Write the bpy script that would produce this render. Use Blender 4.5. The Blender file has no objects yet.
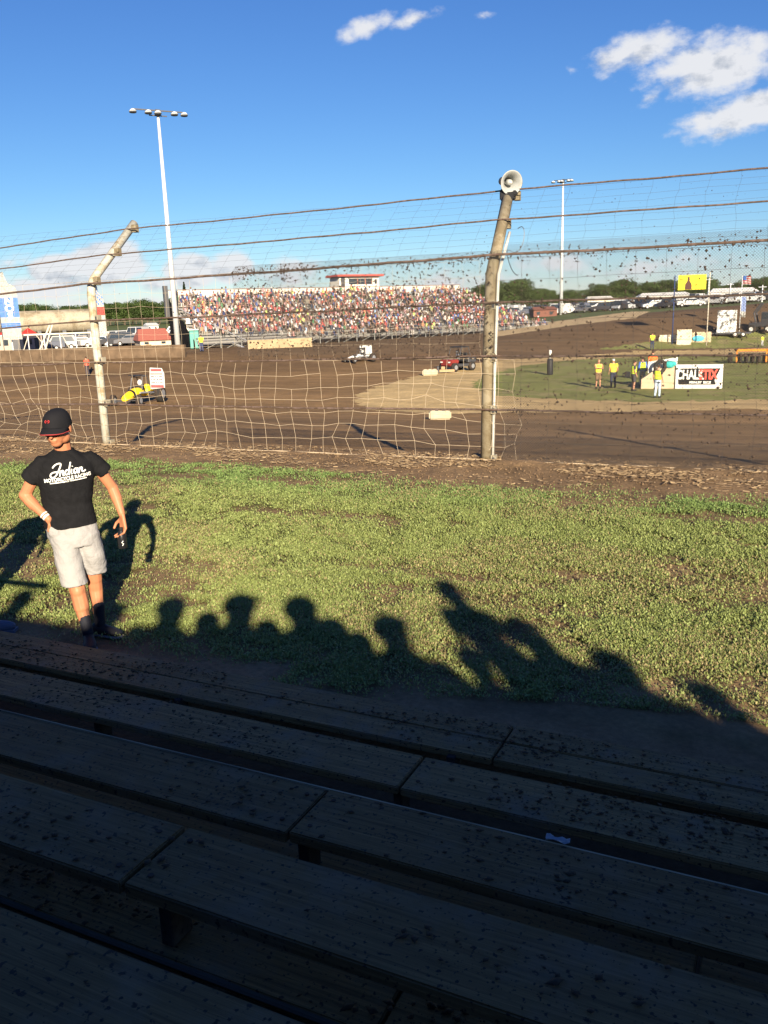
import bpy, bmesh, math, random
import numpy as np
from mathutils import Vector, Matrix, noise as mnoise
from mathutils.bvhtree import BVHTree
random.seed(7); RNG = np.random.default_rng(11)
C = bpy.context.scene.collection
SC = bpy.context.scene
R = math.radians
# ------------------------------------------------------------------ camera frame
FPX, CH = 850.0, 2.44
PITCH, ROLL, YAW = R(13.4), R(1.9), R(24.3)
fw = np.array([-math.sin(YAW)*math.cos(PITCH), math.cos(YAW)*math.cos(PITCH), -math.sin(PITCH)])
_r = np.array([math.cos(YAW), math.sin(YAW), 0.0]); _u = np.cross(_r, fw)
cr = _r*math.cos(ROLL) - _u*math.sin(ROLL); cu = _u*math.cos(ROLL) + _r*math.sin(ROLL)
CAMP = np.array([0, 0, CH])
def ray(px, py): return fw + cr*(px-384)/FPX - cu*(py-512)/FPX
def at(px, py, z=0.0):
    d = ray(px, py); t = (z-CH)/d[2]; return CAMP + d*t
def at_dist(px, py, dist):
    d = ray(px, py); t = dist/math.hypot(d[0], d[1]); return CAMP + d*t
def az_of(px): d = ray(px, 310); return math.atan2(d[0], d[1])
SUN_EL, SUN_AZ = R(19.0), R(35.5)          # light travels toward 35.5 deg left of +Y
SDIR = np.array([-math.sin(SUN_AZ), math.cos(SUN_AZ)])
# ------------------------------------------------------------------ terrain height
_cols = [(-300,84,90,-1.6,.3),(0,84,90,-1.6,.3),(180,80,90,-1.15,.3),(330,76,92,-1.3,.6),(485,78,105,-1.1,1.3),(640,85,115,.6,2.0),(768,95,125,1.6,2.3),(1100,95,125,1.9,2.3)]
_caz = np.array([az_of(c[0]) for c in _cols]); _cd = np.array([c[1:] for c in _cols], float)
def ss(t): t = np.clip(t, 0, 1); return t*t*(3-2*t)
def nearz(y): return -.7*ss((y-13.5)/1.2)-1.9*ss((y-14)/28.0)
def T(x, y):
    x = np.asarray(x, float); y = np.asarray(y, float)
    near = nearz(y)
    az = np.arctan2(x, np.maximum(y, 1e-3)); d = np.hypot(x, y)
    d0, d1, z1, z2 = [np.interp(az, _caz, _cd[:, k]) for k in range(4)]
    far = np.where(d < d1, (z1+2.6)*ss((d-d0)/(d1-d0)), z1+2.6 + (z2-z1)*np.clip((d-d1)/(180.0), 0, 1))
    return near + far*np.clip((y-30)/12, 0, 1)
def hit(px, py):
    d = ray(px, py); ts = np.linspace(2, 420, 16000); P = CAMP[:, None] + d[:, None]*ts
    below = P[2] < T(P[0], P[1]); i = int(np.argmax(below)) if below.any() else len(ts)-1
    return np.array([P[0, i], P[1, i], float(T(P[0, i], P[1, i]))])
# ------------------------------------------------------------------ numpy noise
def _hash(ix, iy, s):
    n = (ix*374761393 + iy*668265263 + s*1442695041) & 0x7fffffff
    n = ((n ^ (n >> 13))*1274126177) & 0x7fffffff
    return ((n ^ (n >> 16)) & 0xffff)/65535.0
def vnoise(x, y, s=0):
    ix = np.floor(x).astype(np.int64); iy = np.floor(y).astype(np.int64); fx = x-ix; fy = y-iy
    fx = fx*fx*(3-2*fx); fy = fy*fy*(3-2*fy)
    a, b, c, d = _hash(ix, iy, s), _hash(ix+1, iy, s), _hash(ix, iy+1, s), _hash(ix+1, iy+1, s)
    return (a*(1-fx)+b*fx)*(1-fy) + (c*(1-fx)+d*fx)*fy
def fbm(x, y, s=0, o=4):
    r = 0; a = .5; t = 0
    for k in range(o):
        r = r + a*vnoise(x*2**k, y*2**k, s+k*7); t += a; a *= .55
    return r/t
def in_poly(x, y, poly):
    r = np.zeros(x.shape, bool); n = len(poly)
    for i in range(n):
        x1, y1 = poly[i]; x2, y2 = poly[(i+1) % n]
        c = ((y1 > y) != (y2 > y))
        with np.errstate(divide='ignore', invalid='ignore'):
            r ^= c & (x < (x2-x1)*(y-y1)/(y2-y1+1e-12)+x1)
    return r
# ------------------------------------------------------------------ materials
def new_mat(name):
    m = bpy.data.materials.new(name); m.use_nodes = True
    nt = m.node_tree; b = nt.nodes['Principled BSDF']; return m, nt, b
def mat(name, col, rough=.7, metal=0, var=.12, scale=8., bump=.0, bscale=40., dirt=None, dirt_amt=.5, dirt_scale=3., spec=.3):
    m, nt, b = new_mat(name); N = nt.nodes; L = nt.links
    tc = N.new('ShaderNodeTexCoord'); nz = N.new('ShaderNodeTexNoise'); nz.inputs['Scale'].default_value = scale; nz.inputs['Detail'].default_value = 6
    L.new(tc.outputs['Object'], nz.inputs['Vector'])
    rp = N.new('ShaderNodeValToRGB'); rp.color_ramp.elements[0].position = .3; rp.color_ramp.elements[1].position = .7
    rp.color_ramp.elements[0].color = (*[c*(1-var) for c in col], 1); rp.color_ramp.elements[1].color = (*[min(1, c*(1+var)) for c in col], 1)
    L.new(nz.outputs['Fac'], rp.inputs['Fac']); out = rp.outputs['Color']
    if dirt:
        n2 = N.new('ShaderNodeTexNoise'); n2.inputs['Scale'].default_value = dirt_scale; n2.inputs['Detail'].default_value = 8; n2.inputs['Roughness'].default_value = .7
        L.new(tc.outputs['Object'], n2.inputs['Vector'])
        r2 = N.new('ShaderNodeValToRGB'); r2.color_ramp.elements[0].position = .62-.3*dirt_amt; r2.color_ramp.elements[1].position = .78-.3*dirt_amt
        L.new(n2.outputs['Fac'], r2.inputs['Fac'])
        mx = N.new('ShaderNodeMix'); mx.data_type = 'RGBA'; L.new(r2.outputs['Color'], mx.inputs['Factor']); L.new(out, mx.inputs['A']); mx.inputs['B'].default_value = (*dirt, 1); out = mx.outputs['Result']
    L.new(out, b.inputs['Base Color']); b.inputs['Roughness'].default_value = rough; b.inputs['Metallic'].default_value = metal
    b.inputs['Specular IOR Level'].default_value = spec
    if bump:
        n3 = N.new('ShaderNodeTexNoise'); n3.inputs['Scale'].default_value = bscale; n3.inputs['Detail'].default_value = 6; L.new(tc.outputs['Object'], n3.inputs['Vector'])
        bp = N.new('ShaderNodeBump'); bp.inputs['Strength'].default_value = bump; bp.inputs['Distance'].default_value = .02; L.new(n3.outputs['Fac'], bp.inputs['Height']); L.new(bp.outputs['Normal'], b.inputs['Normal'])
    return m
def attr_mat(name, rough=.9, trans=0., nscale=None, nvar=.2, bump=0, bscale=3., bdist=.05, spec=.1):
    m, nt, b = new_mat(name); N = nt.nodes; L = nt.links
    a = N.new('ShaderNodeAttribute'); a.attribute_name = 'Col'; out = a.outputs['Color']
    tc = N.new('ShaderNodeTexCoord')
    if nscale:
        prev = out
        for k, sc in enumerate(nscale):
            nz = N.new('ShaderNodeTexNoise'); nz.inputs['Scale'].default_value = sc; nz.inputs['Detail'].default_value = 5; nz.inputs['Roughness'].default_value = .65; L.new(tc.outputs['Object'], nz.inputs['Vector'])
            mr = N.new('ShaderNodeMapRange'); mr.inputs['From Min'].default_value = .3; mr.inputs['From Max'].default_value = .7; mr.inputs['To Min'].default_value = 1-nvar; mr.inputs['To Max'].default_value = 1+nvar; L.new(nz.outputs['Fac'], mr.inputs['Value'])
            vm = N.new('ShaderNodeVectorMath'); vm.operation = 'SCALE'; L.new(prev, vm.inputs[0]); L.new(mr.outputs['Result'], vm.inputs['Scale']); prev = vm.outputs['Vector']
        out = prev
    L.new(out, b.inputs['Base Color']); b.inputs['Roughness'].default_value = rough; b.inputs['Specular IOR Level'].default_value = spec
    if bump:
        n3 = N.new('ShaderNodeTexNoise'); n3.inputs['Scale'].default_value = bscale; n3.inputs['Detail'].default_value = 8; n3.inputs['Roughness'].default_value = .7; L.new(tc.outputs['Object'], n3.inputs['Vector'])
        bp = N.new('ShaderNodeBump'); bp.inputs['Strength'].default_value = bump; bp.inputs['Distance'].default_value = bdist; L.new(n3.outputs['Fac'], bp.inputs['Height']); L.new(bp.outputs['Normal'], b.inputs['Normal'])
    if trans:
        tr = N.new('ShaderNodeBsdfTranslucent'); L.new(out, tr.inputs['Color']); ms = N.new('ShaderNodeMixShader'); ms.inputs['Fac'].default_value = trans
        L.new(b.outputs['BSDF'], ms.inputs[1]); L.new(tr.outputs['BSDF'], ms.inputs[2]); L.new(ms.outputs['Shader'], N['Material Output'].inputs['Surface'])
    return m
M = {}
def mm(key, *a, **k):
    if key not in M: M[key] = mat(key, *a, **k)
    return M[key]
MUD = (.07, .045, .03)
mm('post_paint', (.44,.43,.36), .6, dirt=(.30,.23,.13), dirt_amt=.55, dirt_scale=5)
mm('post_muddy', (.29,.25,.17), .8, dirt=(.17,.135,.08), dirt_amt=.8, dirt_scale=4)
mm('bracket_grey', (.30,.27,.20), .7, dirt=(.2,.16,.1), dirt_amt=.5)
mm('white_pipe', (.55,.54,.49), .5, dirt=(.4,.33,.22), dirt_amt=.2)
mm('cable', (.13,.09,.075), .8, dirt=MUD, dirt_amt=.7, dirt_scale=12)
mm('cable_tan', (.42,.33,.22), .8)
mm('net_wire', (.52,.42,.29), .6, metal=.0)
mm('chain_wire', (.07,.062,.055), .9)
mm('mud', (.055,.038,.028), .95, var=.3)
mm('black', (.016,.016,.018), .6); mm('rubber', (.02,.019,.018), .85, dirt=MUD, dirt_amt=.5)
mm('white', (.62,.61,.57), .55, dirt=(.45,.40,.32), dirt_amt=.2); mm('red', (.55,.04,.03), .55); mm('tan_board', (.48,.38,.25), .8, var=.2)
mm('steel', (.42,.43,.44), .4, metal=.6); mm('galv', (.62,.64,.65), .4, metal=.25); mm('dark_steel', (.08,.08,.085), .5, metal=.4)
mm('glass', (.03,.04,.05), .1, spec=.6); mm('yellow', (.85,.58,.02), .45); mm('orange', (.75,.25,.03), .6, dirt=MUD, dirt_amt=.3)
mm('blue', (.06,.18,.55), .6); mm('dark_blue', (.03,.05,.14), .6); mm('teal', (.04,.40,.38), .7); mm('cyan', (.10,.55,.75), .6)
mm('horn', (.33,.34,.33), .45, dirt=(.3,.28,.22), dirt_amt=.35, dirt_scale=10)
mm('skin', (.42,.17,.085), .5, var=.08, scale=14, bump=.05, bscale=200); mm('skin_pale', (.48,.24,.15), .55, var=.06)
mm('hair', (.05,.03,.02), .8); mm('hair_fair', (.28,.18,.09), .8); mm('trunk', (.09,.07,.05), .9)
mm('tee_black', (.012,.012,.013), .9, var=.15, scale=20, bump=.25, bscale=60, spec=.05)
mm('print_white', (.80,.80,.74), .7); mm('shorts', (.30,.29,.28), .85, var=.05, bump=.3, bscale=45)
mm('cap_black', (.013,.013,.015), .85, bump=.1, bscale=300, spec=.1)
mm('wood_tan', (.36,.24,.13), .8, var=.2)
mm('shade_cloth', (.2,.2,.2), .8)
def cmat(rgb, rough=.75):
    k = 'cloth_%02x%02x%02x' % tuple(int(c*255) for c in rgb)
    return mm(k, rgb, rough)
# wood for the bleacher boards
def wood_mat(name, base, mudamt):
    m, nt, b = new_mat(name); N = nt.nodes; L = nt.links
    tc = N.new('ShaderNodeTexCoord'); oi = N.new('ShaderNodeObjectInfo'); mp = N.new('ShaderNodeMapping'); mp.inputs['Scale'].default_value = (1.0, 38, 38)
    ad = N.new('ShaderNodeVectorMath'); ad.operation = 'ADD'; sc = N.new('ShaderNodeVectorMath'); sc.operation = 'SCALE'; cmb = N.new('ShaderNodeCombineXYZ')
    for i in range(3): L.new(oi.outputs['Random'], cmb.inputs[i])
    L.new(cmb.outputs[0], sc.inputs[0]); sc.inputs['Scale'].default_value = 37; L.new(tc.outputs['Object'], ad.inputs[0]); L.new(sc.outputs[0], ad.inputs[1]); L.new(ad.outputs[0], mp.inputs['Vector'])
    g = N.new('ShaderNodeTexNoise'); g.inputs['Scale'].default_value = 1.6; g.inputs['Detail'].default_value = 9; g.inputs['Roughness'].default_value = .75; g.inputs['Distortion'].default_value = .6; L.new(mp.outputs[0], g.inputs['Vector'])
    rp = N.new('ShaderNodeValToRGB'); e = rp.color_ramp.elements; e[0].position = .33; e[0].color = (*[c*.28 for c in base], 1); e[1].position = .62; e[1].color = (*base, 1)
    e2 = rp.color_ramp.elements.new(.8); e2.color = (*[c*2.1 for c in base], 1)
    L.new(g.outputs['Fac'], rp.inputs['Fac'])
    n2 = N.new('ShaderNodeTexNoise'); n2.inputs['Scale'].default_value = 3.5; n2.inputs['Detail'].default_value = 8; n2.inputs['Roughness'].default_value = .7; L.new(ad.outputs[0], n2.inputs['Vector'])
    r2 = N.new('ShaderNodeValToRGB'); r2.color_ramp.elements[0].position = .5; r2.color_ramp.elements[1].position = .66; L.new(n2.outputs['Fac'], r2.inputs['Fac'])
    ml = N.new('ShaderNodeMath'); ml.operation = 'MULTIPLY'; ml.inputs[1].default_value = mudamt; L.new(r2.outputs['Color'], ml.inputs[0])
    mx = N.new('ShaderNodeMix'); mx.data_type = 'RGBA'; L.new(ml.outputs[0], mx.inputs['Factor']); L.new(rp.outputs['Color'], mx.inputs['A']); mx.inputs['B'].default_value = (.15,.12,.08, 1)
    n4 = N.new('ShaderNodeTexNoise'); n4.inputs['Scale'].default_value = 55; n4.inputs['Detail'].default_value = 4; L.new(ad.outputs[0], n4.inputs['Vector'])
    r4 = N.new('ShaderNodeValToRGB'); r4.color_ramp.elements[0].position = .60; r4.color_ramp.elements[1].position = .66; L.new(n4.outputs['Fac'], r4.inputs['Fac'])
    m4 = N.new('ShaderNodeMix'); m4.data_type = 'RGBA'; L.new(r4.outputs['Color'], m4.inputs['Factor']); L.new(mx.outputs['Result'], m4.inputs['A']); m4.inputs['B'].default_value = (.02,.016,.013, 1)
    L.new(m4.outputs['Result'], b.inputs['Base Color']); b.inputs['Roughness'].default_value = .78; b.inputs['Specular IOR Level'].default_value = .25
    bp = N.new('ShaderNodeBump'); bp.inputs['Strength'].default_value = .6; bp.inputs['Distance'].default_value = .004; L.new(g.outputs['Fac'], bp.inputs['Height']); L.new(bp.outputs[0], b.inputs['Normal'])
    return m
M['board'] = wood_mat('weathered_board', (.195,.122,.048), .5); M['board_foot'] = wood_mat('muddy_board', (.26,.168,.068), .8); M['frame_wood'] = wood_mat('frame_wood', (.035,.03,.027), .5)
# ------------------------------------------------------------------ object helpers
def link_mesh(name, me, mats, parent=None, loc=None):
    o = bpy.data.objects.new(name, me); C.objects.link(o)
    if not isinstance(mats, (list, tuple)): mats = [mats]
    if len(me.materials) == 0:
        for m in mats: me.materials.append(M[m] if isinstance(m, str) else m)
    if parent is not None: o.parent = parent
    if loc is not None: o.location = loc
    return o
def obj(name, bm, m, parent=None, loc=None, smooth=False):
    me = bpy.data.meshes.new(name)
    bmesh.ops.recalc_face_normals(bm, faces=bm.faces)
    if smooth:
        for f in bm.faces: f.smooth = True
    bm.to_mesh(me); bm.free()
    return link_mesh(name, me, m, parent, loc)
def tag(o, label=None, cat=None, group=None, kind=None):
    if label: o['label'] = label
    if cat: o['category'] = cat
    if group: o['group'] = group
    if kind: o['kind'] = kind
    return o
def thing(name, label, cat, loc=(0,0,0), rz=0, group=None):
    o = bpy.data.objects.new(name, None); C.objects.link(o); o.empty_display_size = .2
    o.location = loc; o.rotation_euler = (0, 0, rz); return tag(o, label, cat, group)
def copy_tree(o, parent=None):
    c = o.copy(); C.objects.link(c); c.parent = parent
    for ch in list(o.children): copy_tree(ch, c)
    return c
def box(bm, c, s, rot=None, mi=0):
    r = bmesh.ops.create_cube(bm, size=1.0); mt = Matrix.Translation(c) @ ((rot.to_4x4() if rot is not None else Matrix())) @ Matrix.Diagonal((*s, 1))
    bmesh.ops.transform(bm, matrix=mt, verts=r['verts'])
    if mi:
        for f in {f for v in r['verts'] for f in v.link_faces}: f.material_index = mi
    return r['verts']
def bevel_all(bm, w, seg=1): bmesh.ops.bevel(bm, geom=list(bm.edges), offset=w, segments=seg, affect='EDGES', clamp_overlap=True)
def basis(d):
    d = Vector(d).normalized(); a = Vector((0,0,1)) if abs(d.z) < .9 else Vector((1,0,0)); x = a.cross(d).normalized(); return x, d.cross(x), d
def loft(bm, rings, seg=12, mi=0, cap=True):
    """rings: (center, rx, ry[, xaxis, yaxis])"""
    prev = None; allv = []; pts = [Vector(r[0]) for r in rings]; pxa = None
    for i, r in enumerate(rings):
        if len(r) >= 5: xa, ya = Vector(r[3]), Vector(r[4])
        else:
            d = (pts[min(i+1, len(pts)-1)]-pts[max(i-1, 0)]); d = d.normalized() if d.length > 1e-9 else Vector((0,0,1))
            if pxa is None: xa, ya, _ = basis(d)
            else:
                xa = pxa-d*pxa.dot(d); xa = xa.normalized() if xa.length > 1e-6 else basis(d)[0]; ya = d.cross(xa)
            pxa = xa
        vs = [bm.verts.new(pts[i]+xa*(math.cos(2*math.pi*k/seg)*r[1])+ya*(math.sin(2*math.pi*k/seg)*r[2])) for k in range(seg)]
        if prev:
            for k in range(seg):
                f = bm.faces.new((prev[k], prev[(k+1) % seg], vs[(k+1) % seg], vs[k])); f.material_index = mi
        elif cap: f = bm.faces.new(vs[::-1]); f.material_index = mi
        prev = vs; allv += vs
    if cap: f = bm.faces.new(prev); f.material_index = mi
    return allv
def tube(bm, pts, r, seg=6, mi=0):
    rr = r if isinstance(r, (list, tuple)) else [r]*len(pts)
    return loft(bm, [(p, rr[i], rr[i]) for i, p in enumerate(pts)], seg, mi)
def ell(bm, c, rad, rot=None, mi=0, seg=14):
    r = bmesh.ops.create_uvsphere(bm, u_segments=seg, v_segments=max(6, seg//2+2), radius=1)
    mt = Matrix.Translation(c) @ (rot.to_4x4() if rot is not None else Matrix()) @ Matrix.Diagonal((*rad, 1))
    bmesh.ops.transform(bm, matrix=mt, verts=r['verts'])
    if mi:
        for f in {f for v in r['verts'] for f in v.link_faces}: f.material_index = mi
def cap_(bm, a, b, ra, rb, seg=10):
    a = Vector(a); b = Vector(b); x, y, d = basis(b-a)
    rings = []
    for t in (-.95, -.6, -.2): rings.append((a+d*ra*t, ra*math.sqrt(1-t*t), ra*math.sqrt(1-t*t), x, y))
    for t in (.2, .6, .95): rings.append((b+d*rb*t, rb*math.sqrt(1-t*t), rb*math.sqrt(1-t*t), x, y))
    loft(bm, rings, seg)
DG = None
def fuse(name, bm, m, parent, vox=.02, smooth=4, wrinkle=0, wfreq=10, loc=None):
    """voxel-fuse overlapping volumes into one continuous skin"""
    bmesh.ops.recalc_face_normals(bm, faces=bm.faces)
    me = bpy.data.meshes.new('tmp'); bm.to_mesh(me); bm.free(); o = bpy.data.objects.new('tmp', me); C.objects.link(o)
    rm = o.modifiers.new('r', 'REMESH'); rm.mode = 'VOXEL'; rm.voxel_size = vox; rm.use_smooth_shade = True
    sm = o.modifiers.new('s', 'SMOOTH'); sm.iterations = smooth; sm.factor = .5
    dg = bpy.context.evaluated_depsgraph_get(); dg.update(); ev = o.evaluated_get(dg); nm = bpy.data.meshes.new_from_object(ev); nm.name = name
    bpy.data.objects.remove(o); bpy.data.meshes.remove(me)
    if wrinkle:
        for v in nm.vertices:
            p = v.co; q = Vector((p.x*wfreq*.8, p.y*wfreq*.8, p.z*wfreq*1.0 + 3*p.x))
            n = mnoise.noise(q)*.7 + abs(mnoise.noise(q*2.1+Vector((5,3,1))))*.6-.15
            v.co = p + v.normal*(n*wrinkle)
    nm.materials.clear()
    for p in nm.polygons: p.use_smooth = True
    return link_mesh(name, nm, m, parent, loc)
def np_mesh(name, V, F, cols=None, smooth=False):
    """V (n,3), F (m,k) all the same k, cols per vertex (n,3)"""
    me = bpy.data.meshes.new(name); n = len(V); m, k = F.shape
    me.vertices.add(n); me.vertices.foreach_set('co', np.asarray(V, np.float32).ravel())
    me.loops.add(m*k); me.loops.foreach_set('vertex_index', F.astype(np.int32).ravel())
    me.polygons.add(m); me.polygons.foreach_set('loop_start', (np.arange(m)*k).astype(np.int32))
    if smooth: me.polygons.foreach_set('use_smooth', np.ones(m, bool))
    me.update(calc_edges=True)
    if cols is not None:
        a = me.color_attributes.new('Col', 'FLOAT_COLOR', 'POINT'); a.data.foreach_set('color', np.concatenate([cols, np.ones((n, 1))], 1).astype(np.float32).ravel())
    return me
def segs_mesh(A, B, r):
    """many 3-sided wire segments"""
    A = np.asarray(A, float); B = np.asarray(B, float); d = B-A; d /= np.linalg.norm(d, axis=1)[:, None]+1e-9
    up = np.where(np.abs(d[:, 2:3]) > .9, [[1, 0, 0]], [[0, 0, 1.0]]); x = np.cross(up, d); x /= np.linalg.norm(x, axis=1)[:, None]; y = np.cross(d, x)
    n = len(A); r = np.broadcast_to(np.asarray(r, float), (n,))[:, None]; V = np.zeros((n, 6, 3))
    for k in range(3):
        a = 2*math.pi*k/3; o = (x*math.cos(a)+y*math.sin(a))*r; V[:, k] = A+o; V[:, 3+k] = B+o
    base = np.arange(n)[:, None]*6; F = np.concatenate([base+np.array([[k, (k+1) % 3, 3+(k+1) % 3, 3+k]]) for k in range(3)])
    return V.reshape(-1, 3), F
def octa_mesh(P, S, squash=None):
    n = len(P); D = np.array([[1,0,0],[0,1,0],[-1,0,0],[0,-1,0],[0,0,1],[0,0,-1]], float)
    J = 1+RNG.uniform(-.4, .4, (n, 6, 1)); a = RNG.uniform(0, 6.28, n); ca, sa = np.cos(a), np.sin(a)
    V = D[None]*J*S[:, None, :]; X = V[..., 0]*ca[:, None]-V[..., 1]*sa[:, None]; Y = V[..., 0]*sa[:, None]+V[..., 1]*ca[:, None]; V = np.stack([X, Y, V[..., 2]], -1)+P[:, None, :]
    F = np.array([[0,1,4],[1,2,4],[2,3,4],[3,0,4],[1,0,5],[2,1,5],[3,2,5],[0,3,5]])
    return V.reshape(-1, 3), (np.arange(n)[:, None, None]*6+F[None]).reshape(-1, 3)
def text_mesh(s, size, ext=.001, shear=0, bold=0, sx=1.0):
    cu_ = bpy.data.curves.new('t', 'FONT'); cu_.body = s; cu_.size = size; cu_.extrude = ext; cu_.shear = shear; cu_.offset = bold; cu_.align_x = 'CENTER'; cu_.align_y = 'CENTER'; cu_.resolution_u = 4
    o = bpy.data.objects.new('t', cu_); C.objects.link(o); dg = bpy.context.evaluated_depsgraph_get(); dg.update()
    me = bpy.data.meshes.new_from_object(o.evaluated_get(dg)); bpy.data.objects.remove(o)
    for v in me.vertices: v.co.x *= sx
    return me
def text_obj(name, s, size, m, parent, matrix, **k):
    me = text_mesh(s, size, **k); me.transform(matrix); me.materials.clear(); return link_mesh(name, me, m, parent)
def frame_mat(origin, xdir, updir):
    x = Vector(xdir).normalized(); y = Vector(updir).normalized(); z = x.cross(y); mt = Matrix((x, y, z)).transposed().to_4x4(); mt.translation = Vector(origin); return mt
def facing(p, off=0.0):
    """rotation about Z so that local -Y looks at the bleachers' middle"""
    return math.atan2(-p[0], p[1])+off
# ------------------------------------------------------------------ WORLD
w = bpy.data.worlds.new('World'); SC.world = w; w.use_nodes = True; nt = w.node_tree; N = nt.nodes; L = nt.links; bg = N['Background']
sky = N.new('ShaderNodeTexSky'); sky.sky_type = 'NISHITA'; sky.sun_disc = False; sky.sun_elevation = SUN_EL
sky.sun_rotation = math.atan2(-SDIR[0], -SDIR[1]); sky.air_density = 1.0; sky.dust_density = .1; sky.ozone_density = 6; sky.altitude = 200
SKY_S = .05
bg.inputs['Strength'].default_value = SKY_S
tc = N.new('ShaderNodeTexCoord'); sx = N.new('ShaderNodeSeparateXYZ'); L.new(tc.outputs['Generated'], sx.inputs[0])
def math_(op, a, b=None, clamp=False):
    n = N.new('ShaderNodeMath'); n.operation = op; n.use_clamp = clamp
    for i, v in enumerate((a, b)):
        if v is None: continue
        if isinstance(v, (int, float)): n.inputs[i].default_value = v
        else: L.new(v, n.inputs[i])
    return n.outputs[0]
uu = math_('ARCTAN2', sx.outputs[0], sx.outputs[1]); vv = math_('ARCSINE', sx.outputs[2])
cb = N.new('ShaderNodeCombineXYZ'); L.new(uu, cb.inputs[0]); L.new(vv, cb.inputs[1])
def nz_(scale, detail, off=(0,0,0), stretch=1.6):
    mp = N.new('ShaderNodeMapping'); mp.inputs['Scale'].default_value = (1, stretch, 1); mp.inputs['Location'].default_value = off; L.new(cb.outputs[0], mp.inputs['Vector'])
    n = N.new('ShaderNodeTexNoise'); n.inputs['Scale'].default_value = scale; n.inputs['Detail'].default_value = detail; n.inputs['Roughness'].default_value = .58; L.new(mp.outputs[0], n.inputs['Vector']); return n.outputs['Fac']
n_a = nz_(24, 9); n_b = nz_(24, 7, (0, -.02, 0)); n_c = nz_(55, 8, (3, 1, 0))
def uv(px, py): d = ray(px, py); d = d/np.linalg.norm(d); return np.array([math.atan2(d[0], d[1]), math.asin(d[2])])
clouds = [(366,29,34,12,22,1),(413,19,36,9,20,.8),(482,16,11,6,10,.6),(638,50,60,20,14,1.25),(718,66,84,32,10,1.45),(745,112,70,22,16,1.5),(720,134,36,9,20,.75),(650,98,24,7,20,.55),(571,70,6,5,0,.45),
 (72,280,80,22,4,1.0),(108,262,38,22,0,2.6),(55,270,30,15,0,2.2),(20,292,70,20,0,1.1),(190,271,26,18,0,2.5),(232,269,22,15,0,2.4),(155,284,40,10,0,1.0),(280,276,50,14,0,.9),(300,268,40,12,0,.8),(150,304,260,10,0,.7),(10,262,30,12,0,.85),(225,262,26,12,0,1.0),
 (560,264,60,16,0,.8),(460,282,90,12,0,.75),(640,270,70,14,0,.7),(720,262,60,14,0,.65),(-120,270,90,30,0,1.0),(860,240,60,20,0,.9)]
acc = None; hacc = None
for (cx, cy, a, b, rot, w_) in clouds:
    c0 = uv(cx, cy); cs, sn = math.cos(R(rot)), math.sin(R(rot))
    e1 = uv(cx+a*cs, cy-a*sn)-c0; e2 = uv(cx-b*sn, cy-b*cs)-c0
    Mi = np.linalg.inv(np.array([e1, e2]).T)
    sb = N.new('ShaderNodeVectorMath'); sb.operation = 'SUBTRACT'; L.new(cb.outputs[0], sb.inputs[0]); sb.inputs[1].default_value = (c0[0], c0[1], 0)
    q = []
    for row in Mi:
        dt = N.new('ShaderNodeVectorMath'); dt.operation = 'DOT_PRODUCT'; L.new(sb.outputs[0], dt.inputs[0]); dt.inputs[1].default_value = (row[0], row[1], 0); q.append(dt.outputs['Value'])
    ln = math_('SQRT', math_('ADD', math_('MULTIPLY', q[0], q[0]), math_('MULTIPLY', q[1], q[1])))
    v = math_('MULTIPLY', math_('SUBTRACT', 1.25, ln), w_)
    h = math_('MULTIPLY', math_('MAXIMUM', v, 0.0), q[1])
    acc = v if acc is None else math_('MAXIMUM', acc, v); hacc = h if hacc is None else math_('ADD', hacc, h)
acc = math_('MAXIMUM', acc, -1.0)
mixn = math_('ADD', math_('MULTIPLY', math_('SUBTRACT', n_a, .5), 1.9), math_('MULTIPLY', math_('SUBTRACT', n_c, .5), .75))
dens = math_('ADD', math_('MULTIPLY', acc, .85), mixn)
mr = N.new('ShaderNodeMapRange'); mr.interpolation_type = 'SMOOTHSTEP'; mr.inputs['From Min'].default_value = .12; mr.inputs['From Max'].default_value = .95; L.new(dens, mr.inputs['Value'])
mask = math_('MULTIPLY', mr.outputs[0], .95)
sh = math_('ADD', math_('ADD', math_('MULTIPLY', hacc, .14), math_('MULTIPLY', math_('SUBTRACT', n_a, n_b), 2.1)), .80, clamp=True)
rp = N.new('ShaderNodeValToRGB'); e = rp.color_ramp.elements; e[0].position = .1; e[0].color = (.36,.42,.52,1); e[1].position = .75; e[1].color = (.90,.91,.94,1); L.new(sh, rp.inputs['Fac'])
CLOUD_GAIN = 7.6
vs_ = N.new('ShaderNodeVectorMath'); vs_.operation = 'SCALE'; L.new(rp.outputs['Color'], vs_.inputs[0]); vs_.inputs['Scale'].default_value = CLOUD_GAIN
sp_ = N.new('ShaderNodeSeparateColor'); L.new(sky.outputs[0], sp_.inputs[0]); cmb_ = N.new('ShaderNodeCombineColor')
for i_, (ex_, k_) in enumerate(((1.3, .64), (1.2, .67), (.9, 1.21))): L.new(math_('MULTIPLY', math_('POWER', sp_.outputs[i_], ex_), k_), cmb_.inputs[i_])
mx = N.new('ShaderNodeMix'); mx.data_type = 'RGBA'; L.new(mask, mx.inputs['Factor']); L.new(cmb_.outputs[0], mx.inputs['A']); L.new(vs_.outputs[0], mx.inputs['B']); L.new(mx.outputs['Result'], bg.inputs['Color'])
sl = bpy.data.lights.new('sun', 'SUN'); sl.energy = 5.0; sl.angle = R(.53); sl.color = (1.0, .86, .66); so = bpy.data.objects.new('sun', sl); C.objects.link(so)
so.rotation_euler = Vector((SDIR[0]*math.cos(SUN_EL), SDIR[1]*math.cos(SUN_EL), -math.sin(SUN_EL))).to_track_quat('-Z', 'Y').to_euler(); so.location = (20, -30, 30)
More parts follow.
